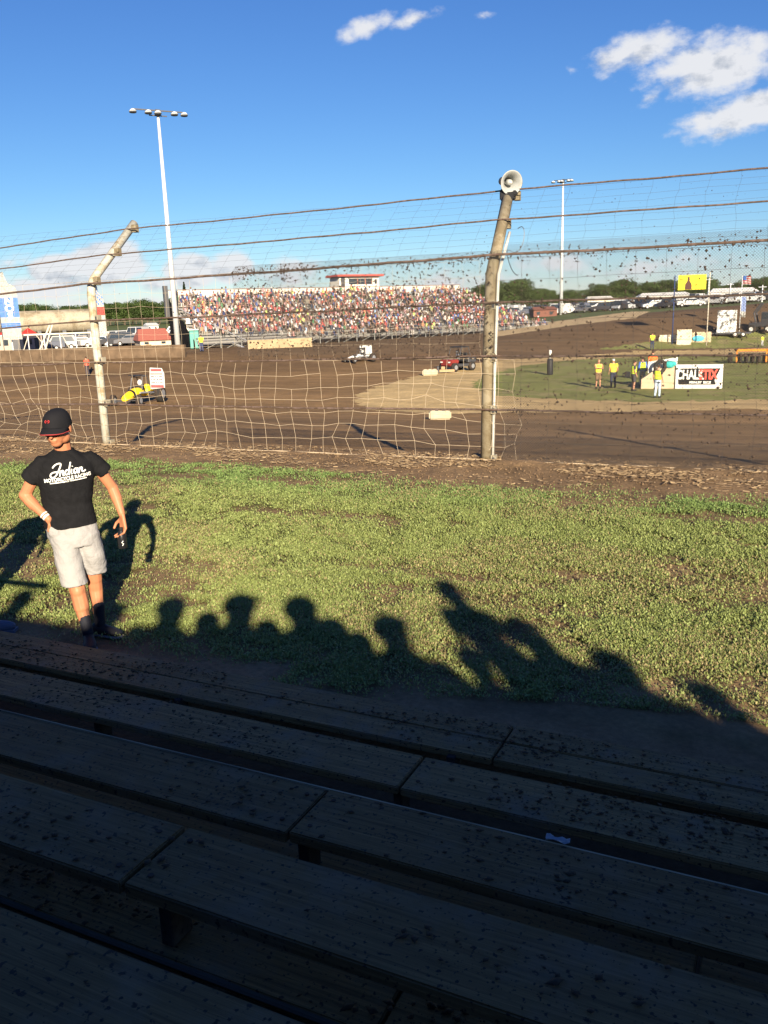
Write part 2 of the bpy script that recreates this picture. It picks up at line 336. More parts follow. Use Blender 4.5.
cd = bpy.data.cameras.new('camera'); co = bpy.data.objects.new('camera', cd); C.objects.link(co); SC.camera = co
cd.sensor_fit = 'VERTICAL'; cd.sensor_height = 24; cd.sensor_width = 18; cd.lens = FPX/1024*24; cd.clip_start = .05; cd.clip_end = 9000
mt = Matrix((Vector(cr), Vector(cu), Vector(-fw))).transposed().to_4x4(); mt.translation = Vector(CAMP); co.matrix_world = mt
SC.view_settings.view_transform = 'Standard'; SC.view_settings.look = 'None'; SC.view_settings.exposure = 1.3; SC.view_settings.gamma = 1
# ------------------------------------------------------------------ GROUND
def wpoly(pp): return [tuple(hit(x, y)[:2]) for x, y in pp]
P_grass = wpoly([(472,384),(484,376),(520,366),(570,360),(640,357),(768,354),(900,352),(900,398),(768,399),(700,401),(640,402),(560,399),(505,396),(480,391)])
P_grass2 = wpoly([(590,350),(640,343),(700,337),(768,331),(900,326),(900,346),(768,347),(640,349)])
P_tan = wpoly([(352,400),(372,388),(420,375),(452,366),(500,360),(560,357),(640,351),(768,348),(900,346),(900,353),(768,353),(640,357),(570,360),(484,376),(472,384),(480,391),(505,396),(560,399),(640,402),(768,399),(900,398),(900,410),(768,409),(640,411),(560,412),(430,413),(370,410)])
P_berm = wpoly([(486,337),(497,329.5),(597,316),(632,311.6),(650,311.5),(636,318),(574,325),(497,336.5)])
def grass_mask(x, y):   # near field density 0..1
    n = fbm(x*.55, y*.8, 3, 5); n2 = fbm(x*2.3, y*2.9, 9, 4)
    edge_far = 11.55+(fbm(x*.5, y*0+2, 21, 3)-.5)*1.7
    m = ss((edge_far-y)/.55)*ss((y-4.45-(n2-.5)*1.4)/.9)
    patch = ss((n*.6+n2*.4-.40)/.12)
    # worn bare spots
    for (px, py, rx, ry) in ((180,568,.75,.32),(110,598,.8,.5),(490,600,1.3,.25),(430,575,1.3,.2),(720,520,.9,.3),(600,578,.8,.2),(320,515,1.2,.25),(740,700,.7,.5),(30,640,2.,.4)):
        c = at(px, py); dd = np.sqrt(((x-c[0])/rx)**2+((y-c[1])/ry)**2)+(n2-.5)*1.2; patch = patch*ss((dd-.6)/.7)
    return m*(.12+.88*patch)
az0 = np.concatenate([np.linspace(-math.pi, -1.12, 40)[:-1], np.linspace(-1.12, .25, 1000), np.linspace(.25, math.pi, 50)[1:]])
inv = np.concatenate([[1/.6, 1/1.5], np.linspace(1/2.5, 1/13., 150)[:-1], np.linspace(1/13., 1/40., 230)[:-1], np.linspace(1/40., 1/140., 330)[:-1], np.linspace(1/140., 1/420., 40), [1/700, 1/1500, 1/4000]]); rad = 1/inv
AZ, RD = np.meshgrid(az0, rad, indexing='ij'); X = np.sin(AZ)*RD; Y = np.cos(AZ)*RD
Z = T(X, Y); Z = np.where(Y < 30, nearz(Y), Z)
behind = (Y < 0); Z = np.where(behind, 0, Z)
n1 = fbm(X*.35, Y*.35, 1); n2 = fbm(X*1.7, Y*1.7, 5); n3 = fbm(X*.08, Y*.08, 8)
Z = Z + np.where(RD < 40, (n2-.5)*.05, (n2-.5)*.08) + np.where((Y > 11.2) & (Y < 14.6), .03*np.exp(-((Y-13.2)/.9)**2)+(fbm(X*5, Y*5, 31)-.5)*.05, 0)
cbrown = np.array([.235,.145,.066]); cdark = np.array([.115,.074,.042]); ctan = np.array([.50,.36,.17]); cg = np.array([.20,.21,.065]); csoil = np.array([.22,.145,.078]); cgn = np.array([.075,.085,.025])
col = np.ones(X.shape+(3,))*cbrown
D = np.hypot(X, Y); col = col*(1+(n1-.5)[..., None]*.35)
tr = ss((fbm(X*.10, Y*.5, 14)-.42)/.2)[..., None]; col = col*(1-tr*.14)
farb = ss((D-74)/8)[..., None]*.8; col = col*(1-farb)+cdark*farb*(1+(fbm(X*.05, Y*.4, 18)-.5)[..., None]*.5)
jx = X+(n2-.5)*1.4; jy = Y+(fbm(X*1.5+7, Y*1.5, 6)-.5)*1.6
mt_ = in_poly(jx, jy, P_tan); mg_ = in_poly(jx, jy, P_grass); mg2 = in_poly(jx, jy, P_grass2); mb = in_poly(X, Y, P_berm)
strk = fbm(X*.25, Y*1.1, 41)[..., None]; grv = (fbm(X*.035+9, Y*.9, 61, 4)[..., None]-.5)*ss((Y-14)/3)[..., None]; col = col*(1+.55*grv)
col = np.where(mt_[..., None], ctan*(.62+.55*strk), col)
col = np.where((mg_ | mg2)[..., None], cg*(.7+.6*fbm(X*.4, Y*.4, 44)[..., None]), col)
straw = np.array([.30,.24,.12]); pg = (ss((fbm(X*.7, Y*1.2, 47)-.55)/.1)[..., None])*.6
col = np.where((mg_ | mg2)[..., None], col*(1-pg)+straw*pg, col)
col = np.where(mb[..., None], np.array([.50,.37,.20])*(.85+.3*n2[..., None]), col)
beyond = (D > 131) & ~mb; col = np.where(beyond[..., None], np.array([.10,.12,.045])*(.7+.6*n3[..., None]), col)
nearf = (Y < 13.9) & (RD < 60); gm = grass_mask(X, Y)[..., None]
soil = csoil*(.65+.7*n2[..., None])*(1-.7*ss((4.3-Y)/.5)[..., None]); strip = ss((Y-11.0)/1.2)[..., None]; soil = soil*(1-.10*strip)  # soil colour darkened under the bleacher to paint in its shade
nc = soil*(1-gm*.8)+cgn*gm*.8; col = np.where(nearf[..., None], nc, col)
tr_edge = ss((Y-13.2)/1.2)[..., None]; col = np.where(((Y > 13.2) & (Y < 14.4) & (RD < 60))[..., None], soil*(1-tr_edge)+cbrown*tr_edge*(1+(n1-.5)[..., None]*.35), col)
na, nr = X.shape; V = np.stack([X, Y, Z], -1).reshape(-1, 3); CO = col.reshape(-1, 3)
I = np.arange(na*nr).reshape(na, nr); F = np.stack([I[:-1, :-1], I[1:, :-1], I[1:, 1:], I[:-1, 1:]], -1)
cls = np.zeros((na, nr), int); cls[(Y > 13.9) & (D < 131)] = 1; cls[mg_ | mg2] = 2
cf = cls[:-1, :-1].ravel(); F = F.reshape(-1, 4)
M['ground'] = attr_mat('ground', nscale=(2.5, 22), nvar=.22, bump=.7, bscale=14, bdist=.04)
M['track'] = attr_mat('track', nscale=(.6, 7), nvar=.14, bump=.5, bscale=5, bdist=.05)
M['infield'] = attr_mat('infield', nscale=(3, 11), nvar=.25, bump=.8, bscale=9, bdist=.10)
for k, nm in enumerate(('ground', 'track', 'infield')):
    f = F[cf == k]; u, inv_ = np.unique(f, return_inverse=True); me = np_mesh({0:'ground',1:'dirt_track',2:'infield_grass'}[k], V[u], inv_.reshape(-1, 4), CO[u], smooth=True)
    o = link_mesh(me.name, me, nm); tag(o, kind='structure')
# ------------------------------------------------------------------ near grass (stuff)
def leaves(name, n, seed):
    rg = np.random.default_rng(seed)
    d = 1/rg.uniform(1/19, 1/5.0, n*4)**1.0; a = rg.uniform(-1.10, .18, n*4)
    keep = rg.uniform(0, 1, n*4) < np.clip(d/9, 0, 1); x = np.sin(a)*d; y = np.cos(a)*d
    g = grass_mask(x, y); clump = fbm(x*6, y*6, 55, 3); keep &= (rg.uniform(0, 1, len(x)) < g*(.25+1.3*ss((clump-.35)/.3))) & (y > 4.4) & (y < 13.4)
    x, y = x[keep][:n], y[keep][:n]; n = len(x); d = np.hypot(x, y)
    z = np.zeros(n); h = rg.uniform(.008, .045, n)*(.55+.9*fbm(x*2, y*2, 66, 3)); s = rg.uniform(.006, .0135, n)*(.75+.04*d)
    th = rg.uniform(0, 6.28, n); tilt = rg.uniform(.1, 1.45, n)
    ax = np.stack([np.cos(th), np.sin(th), np.zeros(n)], -1); ay = np.stack([-np.sin(th)*np.cos(tilt), np.cos(th)*np.cos(tilt), np.sin(tilt)], -1)
    P = np.stack([x, y, z+h], -1); w_ = (s*rg.uniform(.35, .75, n))[:, None]; l = s[:, None]
    V = np.stack([P-ay*l, P+ax*w_, P+ay*l*1.1, P-ax*w_], 1).reshape(-1, 3)
    F = np.arange(n*4).reshape(n, 4)
    t = rg.uniform(0, 1, n)[:, None]; dry = (rg.uniform(0, 1, n) < .05+.34*ss((.55-fbm(x*.6, y*.9, 71, 4))/.15))[:, None]
    c = np.array([.18,.215,.058])*(1-t)+np.array([.31,.365,.125])*t; far = ss((y-9.3)/1.6)[:, None]; c = c*(1-.55*far)+np.array([.14,.26,.075])*.55*far
    c = np.where(dry, np.array([.33,.27,.13])*(.6+.6*t), c); c = np.repeat(c, 4, 0)
    return np_mesh(name, V, F, c)
M['leaf'] = attr_mat('leaf', rough=.6, trans=.25, spec=.25)
o = link_mesh('grass', leaves('grass', 820000, 3), 'leaf'); tag(o, 'low green weedy grass with worn patches between bleachers and fence', 'grass', kind='stuff')
# straw bits
n = 15000; x = RNG.uniform(-22, 5, n); y = 12.5+RNG.normal(0, .5, n); k = (fbm(x*.9, y*2, 81) > .50) & (y < 13.5); x, y = x[k], y[k]; n = len(x)
th = RNG.uniform(-.5, .5, n)+np.where(RNG.uniform(0, 1, n) < .3, 1.2, 0); l = RNG.uniform(.012, .045, n); wd = RNG.uniform(.004, .010, n); z = .03*np.exp(-((y-13.2)/.9)**2)+.028
ax = np.stack([np.cos(th), np.sin(th), RNG.uniform(-.15, .15, n)], -1)*l[:, None]; ay = np.stack([-np.sin(th), np.cos(th), RNG.uniform(-.3, .6, n)], -1)*wd[:, None]; P = np.stack([x, y, z], -1)
me = np_mesh('straw', np.stack([P-ax-ay, P+ax-ay, P+ax+ay, P-ax+ay], 1).reshape(-1, 3), np.arange(n*4).reshape(n, 4), np.repeat(np.array([[.50,.36,.20]])*RNG.uniform(.6, 1.1, (n, 1)), 4, 0))
tag(link_mesh('straw', me, 'leaf'), 'dry tan straw strewn on the dirt at the foot of the fence', 'straw', kind='stuff')
n = 9000; x = RNG.uniform(-22, 6, n); y = 12.7+RNG.normal(0, .7, n); s = RNG.uniform(.004, .022, n); z = .03*np.exp(-((y-13.2)/.9)**2)+.005
z = z*(y < 13.6); x, y, z, s = [q[y < 13.6] for q in (x, y, z, s)]; V_, F_ = octa_mesh(np.stack([x, y, z], -1), np.stack([s, s*.8, s*.6], -1)); n = len(V_)
me = np_mesh('dirt_clods', V_, F_); tag(link_mesh('dirt_clods', me, mat('clod', (.19,.125,.07), .95, var=.3)), 'brown dirt clods along the foot of the fence', 'dirt', kind='stuff')
# ------------------------------------------------------------------ CATCH FENCE
FY = 13.1
fence = thing('safety_fence', 'tall pipe and cable catch fence with torn wire netting beside the track', 'fence', (-8, FY, 0))
def fp(x, y, z): return Vector((x+8, y-FY, z))
POSTX = [-27.65, -19.79, -11.93, -4.07, 3.79, 11.65]
def post_path(x, lean=0):
    p = [(x+lean*.0, FY, -.1), (x+lean*.5, FY, 1.5), (x+lean, FY, 2.9), (x+lean, FY+.03, 3.05), (x+lean, FY+.10, 3.17), (x+lean, FY+.22, 3.28), (x+lean, FY+1.45, 4.30)]
    return [fp(*q) for q in p]
for x in POSTX:
    big = abs(x+4.07) < .1; bm = bmesh.new(); pts = post_path(x, .02)
    if big: pts = [fp(x, FY, -.1), fp(x+.04, FY, 1.5), fp(x+.10, FY, 2.9), fp(x+.13, FY+.05, 3.1), fp(x+.14, FY+.14, 3.25), fp(x+.04, FY+1.12, 4.14)]
    tube(bm, pts, .090 if big else .080, 14); bevel = None
    po = obj('post', bm, 'post_muddy' if big else 'post_paint', fence, smooth=True)
    if big:
        po['label'] = 'mud-caked tan post carrying the horn speaker'
        bm = bmesh.new(); tube(bm, [fp(x+.12, FY-.02, -.05), fp(x+.16, FY-.02, 1.5), fp(x+.22, FY-.02, 2.9), fp(x+.27, FY+.1, 3.2), fp(x+.25, FY+.5, 3.55)], .024, 8); obj('conduit', bm, 'white_pipe', fence, smooth=True)
        bm = bmesh.new(); pts = [fp(x+.38+.12*math.sin(t*1.3), FY+.5-.05*t, 3.6-.12*t+.09*math.sin(t*2.2)) for t in np.linspace(0, 5.5, 26)]; tube(bm, pts, .006, 4); obj('loose_wire', bm, 'dark_steel', fence)
    for z in (.04, .83, 1.65, 2.45):
        bm = bmesh.new(); box(bm, fp(x+.14, FY-.02, z), (.08, .12, .13)); box(bm, fp(x+.16, FY-.095, z), (.05, .012, .08), mi=1); box(bm, fp(x+.16, FY-.095, z+.05), (.02, .03, .02), mi=0); bevel_all(bm, .006); obj('bracket', bm, ['bracket_grey', 'dark_steel'], fence)
    for (dy, z) in ((.05, 3.14), (.72, 3.70), (1.30, 4.18)):
        bm = bmesh.new(); box(bm, fp(x+.15, FY+dy, z), (.10, .12, .15)); box(bm, fp(x+.2, FY+dy-.07, z+.02), (.05, .03, .05)); bevel_all(bm, .008); obj('bracket', bm, 'post_muddy', fence)
# cables
def fdz(x): return float(np.interp(x, [-30, -19.8, -12, -4, 12], [-.60, -.38, -.05, .05, .05]))
def plane_pt(x, s):   # s = height along fence: 0..3.15 vertical then along the arm
    if s <= 3.15: return (x, FY-.11, s)
    t = s-3.15; return (x, FY-.11+.77*t, 3.15+.64*t)
for s, r, mt_c in ((.03, .012, 'cable_tan'), (.83, .018, 'cable'), (1.65, .017, 'cable'), (2.45, .017, 'cable'), (3.14, .021, 'cable'), (4.02, .014, 'cable'), (4.82, .014, 'cable')):
    bm = bmesh.new(); pts = []
    for i, x in enumerate(np.linspace(-30, 13, 180)):
        ph = ((x+4.07) / 7.86) % 1; sag = -.018*4*ph*(1-ph)*(1.0 if s > .5 else .1)
        q = plane_pt(x, s); pts.append(fp(q[0], q[1], q[2]+sag+(fdz(x) if s > .5 else 0)*min(1, s/3)+.003*math.sin(x*7+s)+.004*math.sin(x*2.3+s*3)))
    tube(bm, pts, r, 6); obj('cable', bm, mt_c, fence, smooth=True)
# square netting
def net(name, x0, x1, s0, s1, du, dv, warp, r, m, seed):
    nu = int((x1-x0)/du)+1; nv = int((s1-s0)/dv)+1; P = np.zeros((nu, nv, 3)); rg = np.random.default_rng(seed)
    for i in range(nu):
        for j in range(nv):
            x = x0+i*du; s = s0+j*(s1-s0)/(nv-1)
            wv = warp*(.25+.75*math.exp(-max(0, s-.2)/1.0)) if warp > .04 else warp
            nxv = (mnoise.noise(Vector((x*.55, s*.9, seed)))*.9+mnoise.noise(Vector((x*2.1, s*2.4, seed+3)))*.5)*wv*1.9
            nzv = (mnoise.noise(Vector((x*.45, s*.8, seed+9)))*.8+mnoise.noise(Vector((x*1.9, s*2.1, seed+5)))*.5)*wv*1.2
            if mnoise.noise(Vector((x*.23, 1.7, seed+20))) > .12 and s < 1.2: nxv *= 2.4; nzv *= 1.8
            k = 1 if (j not in (0, nv-1)) else .2
            q = plane_pt(x+nxv*k+rg.normal(0, .008), s+nzv*k+rg.normal(0, .006)); b = mnoise.noise(Vector((x*.5, s, seed+2)))*.12*(1 if warp > .04 else .3)
            P[i, j] = (q[0]+8, q[1]-FY+b+.02, q[2])
    A = []; B = []
    A.append(P[:-1].reshape(-1, 3)); B.append(P[1:].reshape(-1, 3)); A.append(P[:, :-1].reshape(-1, 3)); B.append(P[:, 1:].reshape(-1, 3))
    A = np.concatenate(A); B = np.concatenate(B); kp = rg.uniform(0, 1, len(A)) > .015; V_, F_ = segs_mesh(A[kp], B[kp], r)
    return link_mesh(name, np_mesh(name, V_, F_), m, fence)
net('wire_net', -29.5, -3.4, .03, 1.63, .285, .20, .17, .0031, 'net_wire', 4)
net('wire_net', -29.5, -3.9, 1.63, 3.13, .285, .24, .03, .0020, 'net_wire', 6)
net('wire_net', -3.9, 12.5, .03, 3.13, .42, .30, .05, .0024, 'chain_wire', 7)
net('upper_net', -29.5, 12.5, 3.14, 4.85, .42, .17, .03, .0014, 'chain_wire', 8)
# fine chain link
def chain(x0, x1, s0, s1, p=.040):
    A = []; B = []; W = s1-s0
    for sgn in (1, -1):
        for c in np.arange(x0-W, x1+W, p):
            pts = []
            for s in (s0, min(s1, 3.15), s1) if s1 > 3.15 else (s0, s1):
                x = c+sgn*(s-s0); pts.append((x, s))
            for (xa, sa), (xb, sb_) in zip(pts[:-1], pts[1:]):
                # clip
                lo, hi = 0., 1.
                dx = xb-xa
                if abs(dx) < 1e-9: continue
                t0, t1 = (x0-xa)/dx, (x1-xa)/dx
                if t0 > t1: t0, t1 = t1, t0
                lo, hi = max(lo, t0), min(hi, t1)
                if hi <= lo: continue
                qa = plane_pt(xa+dx*lo, sa+(sb_-sa)*lo); qb = plane_pt(xa+dx*hi, sa+(sb_-sa)*hi)
                A.append((qa[0]+8, qa[1]-FY-.03, qa[2])); B.append((qb[0]+8, qb[1]-FY-.03, qb[2]))
    return A, B
A1, B1 = chain(-8.6, -3.75, 1.72, 3.32); A2, B2 = chain(-3.75, 12.4, .04, 3.45)
V_, F_ = segs_mesh(A1+A2, B1+B2, .0016); link_mesh('chain_link', np_mesh('chain_link', V_, F_), 'chain_wire', fence)
# mud clods caught in the mesh
def caught(n, x0, x1, s0, s1, seed, smin=.005, smax=.02):
    rg = np.random.default_rng(seed); x = rg.uniform(x0, x1, n); s = rg.uniform(s0, s1, n); b = rg.uniform(0, 1, n) < .25
    cabs = np.array([.83, 1.65, 2.45, 3.14]); s = np.where(b, cabs[rg.integers(0, 4, n)]+rg.normal(0, .03, n), s); kk = (s >= s0-.05) & (s <= s1+.05); x, s = x[kk], s[kk]
    n = len(x); q = np.where((s <= 3.15)[:, None], np.stack([x, np.full(n, FY-.14), s], -1), np.stack([x, FY-.14+.77*(s-3.15), 3.15+.64*(s-3.15)], -1))
    sz = smin+(smax-smin)*rg.uniform(0, 1, n)**1.8; q[:, 0] += 8; q[:, 1] -= FY
    return octa_mesh(q, np.stack([sz*rg.uniform(.6, 1.8, n), sz, sz*rg.uniform(.6, 1.5, n)], -1))
vs = []; fs = []; off = 0
for a in ((11000, -3.7, 12, .1, 3.4, 1, .005, .019), (4500, -8.6, -3.9, 1.70, 3.3, 2, .005, .017), (500, -29, -8.5, .8, 3.2, 3, .003, .009), (900, -8.6, 12, 3.2, 4.85, 4, .003, .008)):
    v_, f_ = caught(*a); vs.append(v_); fs.append(f_+off); off += len(v_)
tag(link_mesh('caught_mud', np_mesh('caught_mud', np.concatenate(vs), np.concatenate(fs)), 'mud', fence), kind='stuff')
# horn speaker
hp = Vector((-4.07+.06, FY+1.12, 4.14))
sp = thing('horn_speaker', 'grey metal horn loudspeaker on top of the muddy fence post', 'loudspeaker', hp); sp.scale = (.88, .88, .88)
hd = Vector((.62, -.76, -.20)).normalized(); hx, hy, hz = basis(hd); hc = Vector((.0, .02, .27))
bm = bmesh.new(); prof = [(-.24, .05), (-.18, .07), (-.12, .085), (-.04, .10), (.04, .135), (.09, .175), (.115, .205), (.12, .215)]
loft(bm, [(hc+hd*a, b, b*1.02, hx, hy) for a, b in prof]+[(hc+hd*a, b-.012, b-.012, hx, hy) for a, b in prof[::-1][:-2]], 28); obj('bell', bm, 'horn', sp, smooth=True)
bm = bmesh.new(); loft(bm, [(hc+hd*a, b, b, hx, hy) for a, b in ((-.12,.05),(.0,.055),(.055,.05),(.07,.03))], 16); obj('driver_cone', bm, 'horn', sp, smooth=True)
bm = bmesh.new(); loft(bm, [(hc+hd*a, b, b, hx, hy) for a, b in ((.071,.022),(.085,.02))], 12); obj('centre_cap', bm, 'white', sp, smooth=True)
bm = bmesh.new(); loft(bm, [(hc+hd*a, b, b, hx, hy) for a, b in ((-.34,.06),(-.33,.075),(-.24,.075),(-.23,.05))], 16); obj('driver', bm, 'dark_steel', sp, smooth=True)
bm = bmesh.new(); box(bm, (-.02, 0, .02), (.26, .2, .14)); box(bm, (.11, .02, .07), (.08, .12, .10)); box(bm, (-.10, -.04, .10), (.1, .12, .1)); bevel_all(bm, .02, 2); obj('mount', bm, 'black', sp)
# white notice on fence
c = at_dist(157, 379, 1); dv = ray(157, 379); t = (FY-.18)/dv[1]; c = CAMP+dv*t
sg = thing('notice_sign', 'small white notice with pink red border wired to the fence net', 'sign', tuple(c))
bm = bmesh.new()
loft_pts = [(-.165, -.19), (.165, -.16), (.175, .10), (.13, .20), (-.14, .21), (-.165, .05)]
vf = [bm.verts.new((a, -.004, b)) for a, b in loft_pts]; f = bm.faces.new(vf); r = bmesh.ops.extrude_face_region(bm, geom=[f]); bmesh.ops.translate(bm, verts=[v for v in r['geom'] if isinstance(v, bmesh.types.BMVert)], vec=(0, .008, 0)); obj('panel', bm, 'white', sg)
for (zz, hh, ww) in ((.165, .045, .25), (.095, .018, .28), (-.135, .05, .29)):
    bm = bmesh.new(); box(bm, (0, -.008, zz), (ww, .004, hh)); obj('red_band', bm, mat('faded_red', (.62,.10,.10), .7), sg)
for k, zz in enumerate((.045, -.01, -.06)):
    xx = -.13
    while xx < .12:
        ww = random.uniform(.014, .03); bm = bmesh.new(); box(bm, (xx+ww/2, -.008, zz), (ww, .003, .024)); xx += ww+random.choice((.008, .008, .03)); obj('print', bm, mm('faded_ink', (.16,.16,.16), .7), sg)
# ------------------------------------------------------------------ BLEACHER
bl = thing('bleacher', 'dark weathered wooden bleacher rows splattered with mud in the foreground', 'bleacher', (0, 1.964, 0), -.03)
def bp_(x, y, z): return Vector((x, y-2, z))
XL, XR = -13.5, 7.5
def boards(y0, y1, z, th, joints, name='seat_board', m='board', split=False):
    js = [XL]+sorted(j for j in joints if XL < j < XR)+[XR]
    for a, b in zip(js[:-1], js[1:]):
        for (ya, yb) in ([(y0, y1)] if not split else [(y0, (y0+y1)/2-.004), ((y0+y1)/2+.004, y1)]):
            bm = bmesh.new(); dz = random.uniform(-.004, .004); box(bm, (0, 0, 0), (b-a-.012, yb-ya, th)); bevel_all(bm, .005, 2)
            bmesh.ops.rotate(bm, cent=(0,0,0), matrix=Matrix.Rotation(random.uniform(-.0015, .0015), 3, 'Z'), verts=bm.verts)
            obj(name, bm, m, bl, loc=bp_((a+b)/2, (ya+yb)/2, z-th/2+dz))
def jx(px, py, z): return float(at(px, py, z)[0])
def jl(x): return [x+4.88*k for k in range(-4, 5)]
rows = []
boards(3.89, 4.29, .13, .04, jl(jx(490, 740, .15)), 'foot_board', 'board_foot', split=True)
boards(3.14, 3.44, .34, .04, jl(jx(402, 773, .34)), 'seat_board', 'board_foot')
boards(2.33, 2.64, .60, .045, jl(jx(304, 810, .60)))
boards(2.0, 2.32, .42, .04, jl(jx(500, 900, .42)), 'foot_board', 'board_foot'); boards(2.35, 2.58, .40, .04, jl(jx(700, 900, .42)), 'foot_board', 'board_foot')
boards(1.61, 1.91, .86, .045, jl(jx(150, 860, .86)))
boards(1.60, 1.86, .67, .04, jl(jx(40, 900, .67)+1.2), 'foot_board', 'board_foot')
boards(1.25, 1.50, .665, .04, jl(.8), 'foot_board', 'board_foot')
boards(.86, 1.17, 1.13, .045, jl(.3))
boards(.85, 1.1, .90, .04, jl(-1.0), 'foot_board', 'board_foot'); boards(.5, .76, .90, .04, jl(-.5), 'foot_board', 'board_foot')
SEAT = [(.30, 1.42), (-.45, 1.74), (-1.2, 2.04), (-1.95, 2.34), (-2.6, 2.62)]
for k, (y, z) in enumerate(SEAT):
    boards(y-.15, y+.15, z, .045, jl(.7*k)); boards(y+.22, y+.52, z-.38, .04, jl(.5*k+1), 'foot_board', 'board_foot')
bm = bmesh.new(); box(bm, bp_(-3, 2.644, .596), (21, .006, .008)); obj('worn_edge_glint', bm, mat('worn_wood_glint', (.30,.25,.16), .8, var=.5, scale=2), bl)  # lighter strip paints a skylight glint along the worn seat board edge
bm = bmesh.new(); tube(bm, [bp_(XL, 1.597, .655), bp_(XR, 1.597, .655)], .009, 6); obj('edge_trim', bm, mat('worn_metal', (.10,.085,.06), .8), bl)
legx = [float(at(162, 930, .75)[0])+1.83*k for k in range(-5, 6)]
for x in legx:
    for (y, z0, z1) in ((1.68, .67, .82), (1.85, 0, .63), (2.42, .38, .555), (2.2, 0, .38), (3.24, .0, .30), (3.9, 0, .11), (.95, .9, 1.085), (.92, 0, .86), (.3, 0, 1.37), (-.45, 0, 1.69), (-1.2, 0, 1.99), (-1.95, 0, 2.29), (-2.6, 0, 2.57)):
        bm = bmesh.new(); box(bm, bp_(x, y, (z0+z1)/2), (.045, .09, z1-z0)); bevel_all(bm, .004); obj('support_leg', bm, 'frame_wood', bl)
    bm = bmesh.new(); a = Vector(bp_(x+.05, 4.1, -.30)); b = Vector(bp_(x+.05, -2.7, 2.0)); d = (b-a); mid = (a+b)/2
    box(bm, mid, (.04, d.length, .14), Matrix.Rotation(math.atan2(d.z, d.y)+math.pi, 3, 'X')); obj('stringer', bm, 'frame_wood', bl)
for (yy, zz, jn) in ((2.485, .60, jx(304, 810, .60)), (1.76, .86, jx(150, 860, .86)), (3.31, .34, jx(402, 773, .34)), (1.015, 1.13, .3)):
    for j_ in jl(jn):
        if -7 < j_ < 4:
            for dx_ in (-.06, .06):
                for dy_ in (-.09, .09): bm = bmesh.new(); loft(bm, [(bp_(j_+dx_, yy+dy_, zz+q), .009, .009) for q in (-.002, .0045)], 8); obj('bolt', bm, 'mud', bl)
bw = thing('shade_wall', 'added corrugated wall behind the camera keeping sun off the bleacher', 'wall', (0, -3.0, 0))  # unseen wall added to shade the boards; its top sets the shadow edge
bm = bmesh.new(); nx_ = 260; pv = []
for i in range(nx_+1):
    x = XL+(XR+3-XL)*i/nx_; y = .018*math.sin(i*1.6); pv.append((bm.verts.new((x, y, -.05)), bm.verts.new((x, y, 3.36)), bm.verts.new((x, y-.01, -.05)), bm.verts.new((x, y-.01, 3.36))))
for a, b in zip(pv[:-1], pv[1:]):
    bm.faces.new((a[0], b[0], b[1], a[1])); bm.faces.new((a[2], a[3], b[3], b[2])); bm.faces.new((a[1], b[1], b[3], a[3]))
obj('sheeting', bm, mat('sheet', (.25,.26,.27), .6), bw)
bm = bmesh.new(); box(bm, (-1.5, .06, 3.3), (24, .06, .07)); obj('top_rail', bm, 'frame_wood', bw)
# mud on boards
vs = []; n = 0; pl = []
for (y0, y1, z, dens) in ((3.90, 4.28, .13, 420), (3.16, 3.46, .34, 330), (2.33, 2.64, .60, 170), (2.02, 2.28, .42, 330), (1.61, 1.91, .86, 110), (1.6, 1.86, .67, 300), (1.25, 1.5, .665, 200), (.86, 1.17, 1.13, 60)):
    n = int(dens*5*(y1-y0)*13); x = RNG.uniform(-7.5, 3.5, n); y = RNG.uniform(y0+.01, y1-.01, n); kk = fbm(x*1.7, y*4, 91, 5) > .47+.12*RNG.uniform(-1, 1, n); x, y = x[kk], y[kk]
    pl.append(np.stack([x, y-2, np.full(len(x), z+.004)], -1))
P = np.concatenate(pl); s = .0015+.012*RNG.uniform(0, 1, len(P))**4.0
V_, F_ = octa_mesh(P, np.stack([s*RNG.uniform(.7, 1.8, len(P)), s, s*.35], -1)); tag(link_mesh('mud_splatter', np_mesh('mud_splatter', V_, F_), mat('mud_dark', (.05,.036,.022), .95), bl), kind='stuff')
# plastic wrapper
wp = at(556, 845, .605); bm = bmesh.new(); g = {}
for i in range(7):
    for j in range(4): g[i, j] = bm.verts.new((i*.014-.04+random.uniform(-.003, .003), j*.011+random.uniform(-.003, .003), .006+random.uniform(0, .014)))
for i in range(6):
    for j in range(3): bm.faces.new((g[i, j], g[i+1, j], g[i+1, j+1], g[i, j+1]))
bmesh.ops.solidify(bm, geom=bm.faces[:], thickness=.001)
o = obj('plastic_wrapper', bm, mat('film', (.45,.52,.58), .15, spec=.8), None, loc=(wp[0], wp[1], .605)); tag(o, 'crumpled clear plastic wrapper on a bleacher seat board', 'wrapper')
# side handrail (its shadow falls on the grass at left)
hr = thing('handrail', 'two bar pipe handrail closing the left side of the bleacher aisle', 'railing', (-4.2, 2.2, 0))
bm = bmesh.new(); tube(bm, [(-2.6, 0, 1.42), (.63, 0, 1.47)], .03, 10); obj('rail', bm, 'dark_steel', hr, smooth=True)
bm = bmesh.new(); tube(bm, [(-2.6, 0, 2.05), (.2, 0, 2.1)], .03, 10); obj('rail', bm, 'dark_steel', hr, smooth=True)
bm = bmesh.new(); tube(bm, [(-.75, .3, 0), (.2, 0, 2.1)], .025, 10); obj('leg', bm, 'dark_steel', hr, smooth=True)
bm = bmesh.new(); tube(bm, [(-2.5, 0, 0), (-2.5, 0, 2.08)], .025, 10); obj('leg', bm, 'dark_steel', hr, smooth=True)
